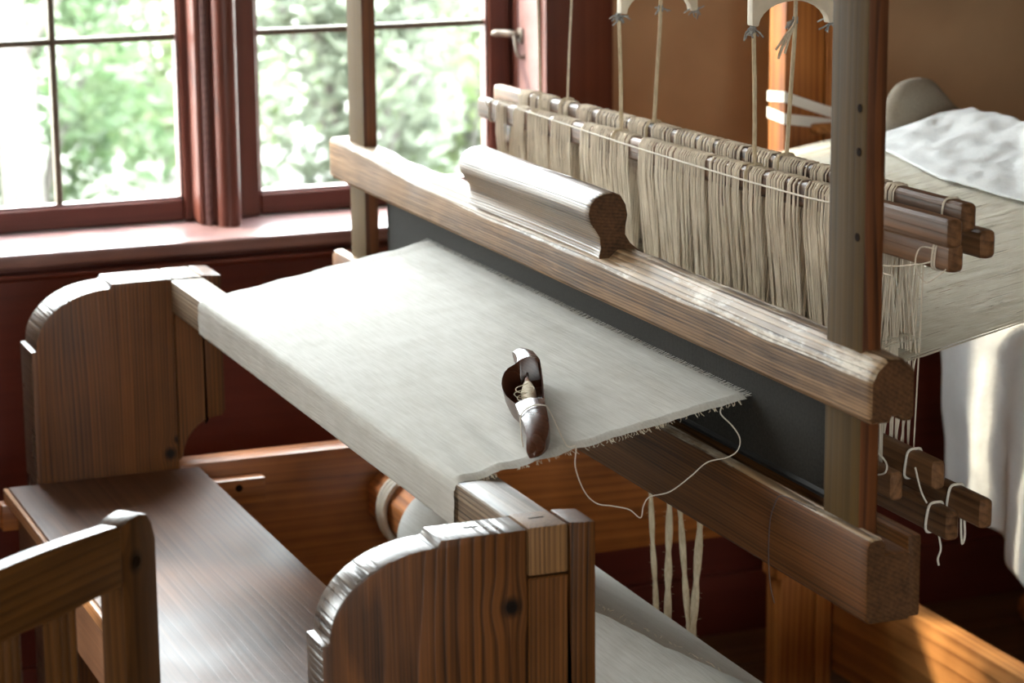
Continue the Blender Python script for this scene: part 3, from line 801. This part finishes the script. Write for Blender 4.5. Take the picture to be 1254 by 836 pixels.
# ------------------------------------------------------------ heddle shafts
def bar_bm(x0, x1, y, z0, slope, w, h, be):
    bm = bm_box(x0, x1, y - w / 2, y + w / 2, z0 - h / 2, z0 + h / 2, be, 3)
    for v in bm.verts: v.co.z += slope * v.co.x
    return bm
SHAFTS = [  # y, upper (x0,x1,z0,slope), lower (x0,x1,y,z), label
    (.4815, (-.66, .66, 1.032, .020), (-.62, .567, .476, .758), 'foremost heddle shaft, raised, its left bar end lowest against the window'),
    (.5005, (-.635, .632, 1.001, .020), (-.60, .650, .4945, .735), 'second heddle shaft from the reed, hung low under the front bar'),
    (.5205, (-.695, .622, 1.043, .016), (-.62, .590, .513, .772), 'third heddle shaft, raised, its bar showing just behind the front one'),
    (.5405, (-.63, .628, 1.012, .020), (-.60, .655, .5315, .745), 'rearmost heddle shaft, its upper bar end reaching farthest right'),
]
def loop_ring(x, y, z, w, h, r, tilt=0.0, n=28, sq=.35):
    pts = []
    for k in range(n + 1):
        a = 2 * math.pi * k / n
        c, s = math.cos(a), math.sin(a)
        q = 1 / (abs(c) ** 4 + abs(s) ** 4) ** .25
        pts.append((x + tilt * s, y + (w / 2 + r) * c * q, z + (h / 2 + r) * s * q))
    return pts
for si, (ys, ub, lb, lab) in enumerate(SHAFTS):
    rnd = random.Random(40 + si)
    t = thing('heddle_shaft', lab, 'heddle shaft', (0, ys, WARP(ys)), 'heddle shafts of the loom')
    UW, UH = .0185, .0305
    obj('upper_bar', bar_bm(ub[0], ub[1], ys, ub[2], ub[3], UW, UH, .0078), M['shaft'], t)
    obj('lower_bar', bar_bm(lb[0], lb[1], lb[2], lb[3], .0, .0165, .032, .0068), M['shaft'], t)
    hb = bmesh.new()
    x = -.575 if si != 2 else -.60
    x += .006 * si
    left = rnd.randint(7, 9)
    ze = WARP(ys) + (.011 if si % 2 == 0 else -.011)
    lx = 0.0
    while x < .485:
        if left == 0:
            x += rnd.choice([.006, .010, .014, .030 if x < .1 else .012])
            left = rnd.randint(8, 22); lx = rnd.gauss(0, .004)
        left -= 1
        zb = ub[2] + ub[3] * x
        r = rnd.uniform(.0009, .0013)
        j = rnd.gauss(0, .0016); xb = x + lx + rnd.gauss(0, .0035)
        q = UW / 2 + r
        # loop over the upper bar, both strands down to the eye
        P = [(xb, ys - .0015, ze), (x + j * .5, ys - q - rnd.uniform(0, .002), zb - UH / 2 - .012), (x + j, ys - q, zb + UH / 2 - .006), (x + j, ys - q * .55, zb + UH / 2 + r),
             (x + j * .8, ys + q * .55, zb + UH / 2 + r), (x + j * .6, ys + q, zb + UH / 2 - .006), (x, ys + q, zb - UH / 2 - .012), (xb + .001, ys + .0015, ze)]
        bm_tube(P, r, 5, caps=False, bm=hb)
        yl, zl = lb[2], lb[3]
        ql = .0083 + r
        xl = xb + rnd.gauss(0, .004)
        if lb[0] + .01 < xl < lb[1] - .012:
            P = [(xb, ys - .0015, ze), (xl, yl - ql, zl + .02), (xl, yl - ql, zl - .012), (xl, yl, zl - .0165 - r), (xl, yl + ql, zl - .012), (xl, yl + ql, zl + .02), (xb + .001, ys + .0015, ze)]
            bm_tube(P, r * .9, 4, caps=False, bm=hb)
        x += rnd.uniform(.0034, .0052)
    obj('heddles', hb, M['heddle'], t, 60, kind='stuff')
    # cords tied round the bar ends
    ties = {0: [(-.607, 0)], 1: [(.605, 0), (.600, 0)], 2: [(.584, 0), (.449, 0)], 3: []}[si]
    for (tx, _) in ties:
        obj('tie', bm_tube(loop_ring(tx, ys, ub[2] + ub[3] * tx, UW, UH, .001, .003), .0012, 6, caps=False), M['heddle'], t)
    lt = {0: [], 1: [.612], 2: [.535], 3: [.592]}[si]
    for tx in lt:
        obj('tie', bm_tube(loop_ring(tx, lb[2], lb[3], .0165, .032, .0013, .004), .0015, 6, caps=False), M['string'], t)
    if si == 1:
        obj('tie_end', bm_tube(spline([(.622, .4945, .717), (.629, .493, .705), (.627, .491, .694), (.631, .490, .688)], 5), .0012, 6), M['string'], t)
        obj('tie_end', bm_tube(spline([(.585, .486, .783), (.60, .4845, .762), (.611, .4855, .751)], 5), .0011, 6), M['string'], t)
    if si == 3:
        obj('tie_end', bm_tube(spline([(.605, .5315, .727), (.607, .531, .71), (.609, .5315, .700), (.611, .533, .710), (.609, .533, .727)], 5), .0013, 6), M['string'], t)
    if si == 0:
        # thin cord stretched along the front of the heddles
        obj('binding_thread', bm_tube(spline([(-.612, .4715, 1.026), (-.607, .470, 1.036), (-.43, .4665, 1.038), (-.13, .466, 1.036), (.155, .466, 1.037), (.36, .467, 1.040), (.445, .470, 1.043)], 8), .0011, 6), M['string'], t)
        obj('tie_end', bm_tube(spline([(.40, .4715, 1.048), (.46, .47, 1.03), (.52, .468, .99), (.56, .469, .985)], 6), .0007, 5), M['heddle'], t)
        obj('tie_end', bm_tube(spline([(.50, .470, .776), (.535, .466, .790), (.557, .467, .783), (.556, .4665, .772), (.535, .467, .764)], 6), .0011, 6), M['string'], t)
    if si == 1:
        obj('tie_end', bm_tube(spline([(.455, .486, .985), (.52, .484, .988), (.58, .486, 1.000), (.60, .489, 1.006)], 6), .0009, 5), M['heddle'], t)
        obj('tie_end', bm_tube(spline([(.603, .4905, 1.02), (.583, .486, 1.018), (.578, .484, 1.00), (.60, .483, .985), (.625, .486, .998), (.628, .490, 1.003)], 6), .0008, 5), M['heddle'], t)

# ------------------------------------------------------------ heddle horses and their cords
def fuzz(bm, c, n, ln, rnd, down=.4, r=.0011):
    for k in range(n):
        d = Vector((rnd.uniform(-1, 1), rnd.uniform(-1, 1), rnd.uniform(-1.0, down))).normalized()
        L_ = ln * rnd.uniform(.5, 1.1); c = Vector(c)
        side = d.orthogonal().normalized() * L_ * rnd.uniform(-.3, .3)
        bm_tube(spline([c, c + d * L_ * .5 + side, c + d * L_ + side * .3 + Vector((0, 0, -.002))], 3), r, 5, bm=bm)
for hx, zz, lab in ((.222, 1.2165, 'cream wooden heddle horse beside the right batten upright'),
                    (-.143, 1.20, 'middle heddle horse, its grey cord knots just above the shafts'),
                    (-.43, 1.225, 'heddle horse nearest the window, only its two thin cords showing')):
    rnd = random.Random(int(hx * 1000))
    t = thing('heddle_horse', lab, 'heddle horse', (hx, .52, zz), 'heddle horses')
    o = zz - 1.2165
    yc = .524
    outer = [(.470, 1.2165), (.470, 1.268), (.480, 1.279), (.568, 1.279), (.578, 1.268), (.578, 1.2165), (.572, 1.2155)]
    under = arc(yc, 1.2155, .0455, .0275, 0, 180, 12)
    poly = [(a, b_ + o) for a, b_ in outer + under + [(.476, 1.2155)]]
    obj('lever', bm_prism(poly, 'X', hx - .007, hx + .007, .0015, 2), M['horse'], t)
    r_c = .0026 if hx > -.3 else .0017
    m_c = M['cord'] if hx > -.3 else M['yarn']
    zf = 1.032 + .02 * hx + .016; zr = 1.043 + .016 * hx + .016
    dx = -.016 if hx < 0 and hx > -.3 else -.004
    obj('front_cord', bm_tube(spline([(hx - .001 + dx * .5, .475, zz + .03), (hx + dx, .477, zz - .004), (hx + dx, .4795, (zz + zf) / 2), (hx + dx - .002, .4815, zf)], 6), r_c, 8), m_c, t)
    obj('front_loop', bm_tube(loop_ring(hx + dx - .002, .4815, zf - .0135, .018, .029, .002), .0016, 6, caps=False), m_c, t)
    obj('rear_cord', bm_tube(spline([(hx + .003, .5275, zz + .04), (hx + .004, .526, zz - .012), (hx + .003, .522, (zz + zr) / 2 - .01), (hx - .001, .5205, zr)], 6), r_c, 8), m_c, t)
    obj('rear_loop', bm_tube(loop_ring(hx - .001, .5205, zr - .0135, .018, .029, .002), .0016, 6, caps=False), m_c, t)
    obj('hanger', bm_tube([(hx, yc, zz + .055), (hx, yc, 1.6), (hx, .521, 2.0)], .002, 6), m_c, t)
    for (kc, n1, n2) in (((hx + dx, .476, zz - .005), 9, 8), ((hx + .003, .527, zz + .004), 5, 0), ((hx, .577, zz), 8, 0)):
        kb = bm_tube([Vector(kc) + Vector((0, 0, .004)), Vector(kc) + Vector((0, 0, -.004))], .0035, 8)
        fuzz(kb, kc, n1, .017, rnd)
        if n2: fuzz(kb, kc, n2, .007, rnd, r=.0016)
        obj('knot', kb, M['greyyarn'], t, 60, kind='stuff')
    if hx > 0:
        tb = bmesh.new()
        for (ey, ez) in ((.499, 1.188), (.502, 1.181), (.505, 1.177), (.512, 1.183)):
            bm_tube(spline([(hx + .006, .526, 1.243), (hx + .012, .522, 1.22), (hx + .010, (ey + .521) / 2, 1.203), (hx + .008 + rnd.uniform(-.004, .004), ey, ez)], 5), .0016, 6, bm=tb)
        obj('tassel', tb, M['yarn'], t, 60)

# ------------------------------------------------------------ treadle cords
for k, (x0, z0, x1, z1, r, lab) in enumerate((
        (-.113, .62, -.087, .39, .0042, 'leftmost of the four cream treadle cords under the loom'),
        (-.0485, .62, -.053, .39, .0055, 'thick straight treadle cord, second from the left'),
        (-.025, .62, .020, .36, .0048, 'third treadle cord from the left, slanting to meet its neighbour'),
        (.046, .62, .0185, .36, .0058, 'rightmost treadle cord, slanting inward at its lower end'))):
    ex = (x0 - x1) * .5
    t = thing('treadle_cord', lab, 'cord', (x1, .5, .12), 'treadle cords')
    pts = spline([(x0 + ex * .15, .4945, .719), (x0, .5, z0), ((x0 + x1) / 2, .5, (z0 + z1) / 2), (x1, .5, z1), (x1 + (x1 - x0) * .25, .5, .12)], 12)
    bm = bmesh.new()
    for s in (-1, 1):
        bm_tube([Vector(p) + Vector((s * r * .42 * math.cos(i * .5), r * .3 * math.sin(i * .5) * s, 0)) for i, p in enumerate(pts)], r * .62, 7, bm=bm)
    obj('strand', bm, M['cord'], t, 60)
    fb = bmesh.new(); rnd = random.Random(k)
    for q in range(60):
        p = Vector(pts[rnd.randrange(4, len(pts) - 6)]) + Vector((0, 0, rnd.uniform(-.01, .01)))
        d = Vector((rnd.uniform(-1, 1), rnd.uniform(-1, 1), rnd.uniform(-.4, .6))).normalized()
        bm_tube([p + d * r * .7, p + d * (r + rnd.uniform(.002, .004))], .00025, 3, bm=fb)
    obj('fuzz', fb, M['cord'], t, 0, kind='stuff')

# ------------------------------------------------------------ shuttle and threads
A = Vector((.238, .182, .8012 + .175 * .182)); B_ = Vector((.512, .078, .8012 + .175 * .078))
ax = (B_ - A).normalized(); LEN = (B_ - A).length
nrm = Vector((0, -.175, 1)).normalized(); nrm = (nrm - ax * nrm.dot(ax)).normalized(); sd = nrm.cross(ax).normalized()   # sd points to +y side
if sd.y < 0: sd = -sd
sh = thing('weaving_shuttle', 'dark polished boat shuttle holding a wound bobbin on the cloth', 'shuttle', A + ax * LEN * .5)
#   t, lateral offset, half-width, bottom, top, cavity depth (0 = domed)
SEC = [(.000, -.0035, .0030, .0225, .0290, -1), (.003, -.0025, .0060, .0180, .0335, -1), (.010, .0015, .0085, .0110, .0362, -1), (.020, .0055, .0098, .0060, .0362, -1), (.034, .0083, .0108, .0025, .0345, -1),
       (.046, .0088, .0125, .0012, .0340, -1), (.0485, .0086, .0132, .0010, .0340, .15), (.0520, .0080, .0142, .0008, .0340, .85), (.062, .0042, .0182, .0004, .0338, 1), (.076, .0020, .0206, .0004, .0335, 1), (.095, .0008, .0222, .0004, .0333, 1),
       (.115, .0005, .0227, .0004, .0330, 1), (.135, .0010, .0221, .0004, .0326, 1), (.155, .0022, .0206, .0004, .0322, 1), (.172, .0045, .0181, .0004, .0318, 1), (.184, .0064, .0162, .0004, .0315, .95), (.1868, .0068, .0158, .0004, .0315, .2), (.189, .0070, .0156, .0004, .0315, -1),
       (.205, .0080, .0150, .0004, .0308, -1), (.225, .0098, .0141, .0004, .0292, -1), (.243, .0112, .0131, .0004, .0268, -1), (.258, .0117, .0121, .0006, .0232, -1), (.270, .0105, .0112, .0010, .0192, -1), (.280, .0078, .0098, .0016, .0150, -1), (.2875, .0045, .0072, .0026, .0112, -1), (.292, .0022, .0035, .0042, .0082, -1)]
rings = []
for (t_, off, hw, zb, zt, cav) in SEC:
    c = A + ax * (t_ * LEN / .292) + sd * off
    ring = []
    for k in range(11):          # outer hull, left rim round the bottom to right rim
        a = math.pi + math.pi * k / 10
        cx, cz = math.cos(a), math.sin(a)
        e = .62
        x_ = hw * math.copysign(abs(cx) ** e, cx); z_ = zt - (zt - zb) * abs(cz) ** .7
        ring.append(c + sd * x_ + nrm * z_)
    for k in range(9):           # top: cavity floor or a domed deck, right rim back to left
        u = 1 - 2 * (k + 1) / 10
        if cav < 0: z_ = zt + .004 * (1 - u * u) * min(1, hw / .012); x_ = hw * u
        else:
            sh_ = min(1, (1 - abs(u)) / .12)
            z_ = zt - cav * sh_ * (zt - zb) * .80
            x_ = (hw - .0022) * (math.copysign(abs(u) ** .45, u) if abs(u) > 1e-6 else 0) if cav > .5 else hw * u
        ring.append(c + sd * x_ + nrm * z_)
    rings.append(ring)
hull = obj('hull', bm_loft(rings), M['shuttle'], sh, 42)
P = lambda t_, s, h: A + ax * (t_ * LEN / .292) + sd * s + nrm * h
obj('spindle', bm_tube([P(.053, .006, .021), P(.186, .0055, .017)], .0014, 8), M['iron'], sh)
bob = []
for k in range(70):
    u = k / 69
    bob.append(P(.084 + .098 * u, .0048 + .0008 * u, .0195 - .001 * u))
rad = [(.0022 if u_ < .06 else .0045 + .0032 * min(1, (u_ - .06) / .28) - .0012 * max(0, (u_ - .45) / .55)) + .0006 * (i % 2) for i, u_ in enumerate([k / 69 for k in range(70)])]
obj('bobbin', bm_tube(bob, rad, 12), M['yarn'], sh, 80)
obj('bobbin_tip', bm_tube([P(.070, .0047, .020), P(.086, .0048, .0196)], [.0025, .0038], 10), M['pine_x'], sh)
lp = bmesh.new()
for (a0, w0) in ((.118, .011), (.135, .013), (.15, .010)):
    bm_tube(spline([P(a0 - .012, .006, .026), P(a0, -w0 + .004, .027), P(a0 + .014, -w0 * .8 + .004, .026), P(a0 + .02, .004, .026)], 5), .0005, 5, bm=lp)
bm_tube(spline([P(.11, .004, .025), P(.125, .012, .027), P(.14, .010, .026), P(.15, .002, .024)], 5), .0005, 5, bm=lp)
obj('thread_loop', lp, M['yarn'], sh, 60)

wt = thing('weft_thread', 'single pale weft thread looping off the cloth edge below the shuttle', 'thread', (.5, .13, .80))
tp_ = [P(.245, -.0065, .002), P(.236, -.0062, .016), P(.226, -.0035, .0305), P(.217, .008, .0352), P(.213, .019, .0335), P(.214, .0260, .0270), (.505, .120, .8275), (.5115, .128, .826), (.5125, .127, .805), (.512, .137, .778), (.512, .151, .763), (.512, .169, .758), (.512, .188, .752), (.512, .201, .7415),
       (.512, .2045, .754), (.512, .212, .763), (.512, .235, .766), (.512, .259, .780), (.512, .278, .793), (.512, .302, .796), (.511, .314, .802), (.510, .317, .814), (.509, .309, .828), (.507, .296, .842), (.504, .298, .849)]
wo = obj('strand', bm_tube(spline(tp_, 6), .0007, 6), M['string'], wt, 60)
ht = obj('loose_thread', bm_tube(spline([(.715, .2975, .793), (.671, .2965, .792), (.640, .2968, .788), (.628, .2968, .775), (.619, .2968, .755), (.617, .2968, .719), (.622, .2965, .690), (.632, .2965, .672)], 6), .0006, 6), M['hair'])
tag(ht, 'fine dark thread hanging down the front of the lower batten beam', 'thread')

# ------------------------------------------------------------ bench
bn = thing('weaving_bench', 'worn brown weaving bench with glossy plank seat inside the loom', 'bench', (0, -.1, .5))
obj('seat', bm_box(-.6505, .636, -.247, .032, .5045, .522, .004, 3), M['bench'], bn)
obj('nosing', bm_box(-.6505, .636, -.254, -.2465, .5035, .5215, .0035, 2), M['bench_edge'], bn)
obj('apron', bm_box(-.620, .606, -.240, -.222, .405, .5045, .002, 1), M['bench'], bn)
obj('apron', bm_box(-.620, .606, .004, .020, .43, .5045, .002, 1), M['bench'], bn)

# ------------------------------------------------------------ chair
ch = thing('wooden_chair', 'brown wooden chair back with fluted slats in the near left corner', 'chair', (.663, -.373, 0))
ORG[ch.name] = Vector((0, 0, 0))
ch.rotation_euler = (0, 0, math.atan2(-.76, .65))
# local: x along the back (towards the viewer), y outward normal, z up
def stile(s0, s1, sgn):
    top = [(s0, 0.0), (s1, 0.0), (s1, .842)]
    w = s1 - s0
    cap = [(s1 - .002, .846), (s1 - .012, .849), (s0 + w * .45, .851), (s0 + w * .25, .848), (s0 + .006, .838), (s0 + .001, .822)] if sgn > 0 else \
          [(s1 - .001, .822), (s1 - .006, .838), (s1 - w * .25, .848), (s1 - w * .45, .851), (s0 + .012, .849), (s0 + .002, .846)]
    if sgn < 0: top = [(s0, 0.0), (s1, 0.0)]; cap = cap + [(s0, .842)]
    return bm_prism(top + cap, 'Y', -.027, 0.0, .0035, 2)
st_ = obj('stile', stile(-.0385, .0155, 1), M['chair'], ch)
obj('peg_or_hole', bm_cyl('Y', -.003, .0006, -.006, .808, .0052, 14), M['peg_or_hole'], st_)
obj('stile', stile(.33, .384, -1), M['chair'], ch)
def crest(x):
    return .846 + .007 * math.sin(math.pi * min(1, max(0, (x - .015) / .315)))
cr = []
for k in range(17):
    x = .0155 + (.33 - .0155) * k / 16
    zt = crest(x); zb = .789 + .001 * math.sin(k)
    cr.append([(x, -.024, zb), (x, -.003, zb), (x, -.001, zb + .004), (x, -.001, zt - .005), (x, -.004, zt), (x, -.020, zt), (x, -.024, zt - .005)])
obj('crest_rail', bm_loft(cr), M['chair_rail'], ch, 50)
obj('back_rail', bm_box(.0155, .33, -.022, -.002, .50, .545, .004, 2), M['chair_rail'], ch)
for k, (a, b_) in enumerate(((.075, .108), (.153, .187), (.232, .266))):
    w = b_ - a
    prof = [(a, -.019)] + [(b_, -.019)]
    pts = []
    for i in range(25):
        u = 1 - i / 24
        pts.append((a + w * u, -.008 + .0025 * abs(math.sin(u * math.pi * 3))))
    obj('slat', bm_prism(prof + pts, 'Z', .54, .793), M['chair'], ch, 50)
obj('seat', bm_box(-.03, .376, -.40, -.012, .425, .450, .008, 3), M['chair_rail'], ch)
for s0 in (-.03, .336):
    obj('front_leg', bm_box(s0, s0 + .04, -.395, -.355, 0, .425, .004, 2), M['chair'], ch)
    obj('side_rail', bm_box(s0 + .008, s0 + .030, -.356, -.026, .36, .425, .003, 1), M['chair_rail'], ch)
    obj('stretcher', bm_box(s0 + .008, s0 + .030, -.356, -.026, .15, .18, .003, 1), M['chair_rail'], ch)
obj('front_rail', bm_box(.01, .336, -.39, -.368, .36, .425, .003, 1), M['chair_rail'], ch)

# ------------------------------------------------------------ linen over the warp and hanging at the back
def sheetf(u, v):
    x = -.405 + .93 * u
    ye = .978 - .05 * min(1, max(0, (x + .38) / .28)) + .025 * max(0, x) + .006 * mnoise.noise(Vector((x * 9, 1, 1)))
    y = ye + (1.165 - ye) * v
    z = .864 + .16 * (y - .33)
    if y > 1.13: z = .992 - (y - 1.13) * .5
    lift = .004 + .010 * max(0, mnoise.noise(Vector((x * 7, y * 10, 4)))) + .006 * mnoise.noise(Vector((x * 15, y * 22, 7)))
    lift += .0035 * mnoise.noise(Vector((x * 38, y * 30, 2))) + .004 * abs(mnoise.noise(Vector((x * 20 + y * 12, y * 16, 8))))
    z += lift * min(1, v * 5 + .15)
    # long soft swell towards the back edge
    z += .017 * math.exp(-((x + .30) / .16) ** 2 - ((y - 1.12) / .07) ** 2)
    z += .007 * math.exp(-((x - .05) / .1) ** 2 - ((y - 1.10) / .06) ** 2)
    z += .007 * math.exp(-(((x - .02) * .8 + (y - .985) * 1.2) / .016) ** 2) * min(1, v * 4)
    return (x, y, z)
sbm = bm_grid(sheetf, 120, 60)
so_ = obj('linen_sheet', sbm, M['linen'], None, 60)
md = so_.modifiers.new('thickness', 'SOLIDIFY'); md.thickness = .0022; md.offset = 1
tag(so_, 'crumpled white linen sheet lying across the warp at the back', 'sheet')
# gathered bundle standing on the warp at the far end of the sheet
def bundlef(u, v):
    a = 2 * math.pi * u; p = v * math.pi / 2
    rx, ry, rz = .030, .052, .070
    k = 1 + .07 * mnoise.noise(Vector((math.cos(a) * 1.5, math.sin(a) * 1.5, v * 3)))
    flare = .018 * math.exp(-(v / .14) ** 2)
    cx, cy = math.cos(a), math.sin(a)
    y = 1.086 + (ry * math.cos(p) ** .8 + flare + (.03 * (1 - v) ** 2 if cy > .3 else 0)) * cy * k
    return (-.455 + (rx * math.cos(p) ** .8 + flare) * cx * k, y, min(WARP(y), .9845) + .002 + rz * math.sin(p))
bd = bm_grid(bundlef, 48, 18); bmesh.ops.remove_doubles(bd, verts=bd.verts[:], dist=.0004)
bmesh.ops.holes_fill(bd, edges=[e for e in bd.edges if e.is_boundary], sides=0)
bo = obj('linen_bundle', bd, M['greylinen'], None, 60)
tag(bo, 'small rounded bundle of grey linen in shade behind the right batten upright', 'bundle')

def hangf(u, v):
    x = -.705 + 1.25 * u
    fold = .012 * math.sin(x * 26 + .6) + .008 * mnoise.noise(Vector((x * 9, v * 2, 3)))
    big = .045 * (1 / (1 + math.exp(-(x + .475) / .012)))
    if v < .12:
        a = math.radians(180 - 90 * v / .12) if False else math.radians(100 + 80 * v / .12)
        y = 1.35 + .052 * math.cos(a); z = .60 + .052 * math.sin(a)
        return (x, y - big * .2 * v / .12, z)
    t = (v - .12) / .88
    bot = .315 - .010 * (x + .7) - .04 * (1 / (1 + math.exp(-(x + .475) / .012)))
    z = .60 + (bot - .60) * t
    return (x + .012 * t, 1.298 - big * min(1, t * 1.6) + fold * min(1, t * 1.5) - .004 * mnoise.noise(Vector((x * 20, z * 14, 8))), z)
hb_ = bm_grid(hangf, 150, 50)
ho = obj('linen_cloth', hb_, M['linen'], None, 60)
md = ho.modifiers.new('thickness', 'SOLIDIFY'); md.thickness = .0018; md.offset = 1
tag(ho, 'white linen cloth hanging in folds below the warp at right', 'cloth')

# small wooden bowl on the floor beyond the cross rail
prof = [(0.0, .0), (.030, .0), (.050, .008), (.058, .024), (.055, .042), (.051, .042), (.053, .024), (.046, .012), (.0, .008)]
bwl = bmesh.new(); cxb, cyb = -.86, 1.640
ring_ = []
for (r, z) in prof:
    ring_.append([(cxb + max(r, .0005) * math.cos(2 * math.pi * k / 28), cyb + max(r, .0005) * math.sin(2 * math.pi * k / 28), z) for k in range(28)])
bwl.free(); bwl = bm_loft(ring_)
bw = obj('wooden_bowl', bwl, M['pine_x'], None, 50)
tag(bw, 'small pale wooden bowl on the floor, cut by the right frame edge', 'bowl')
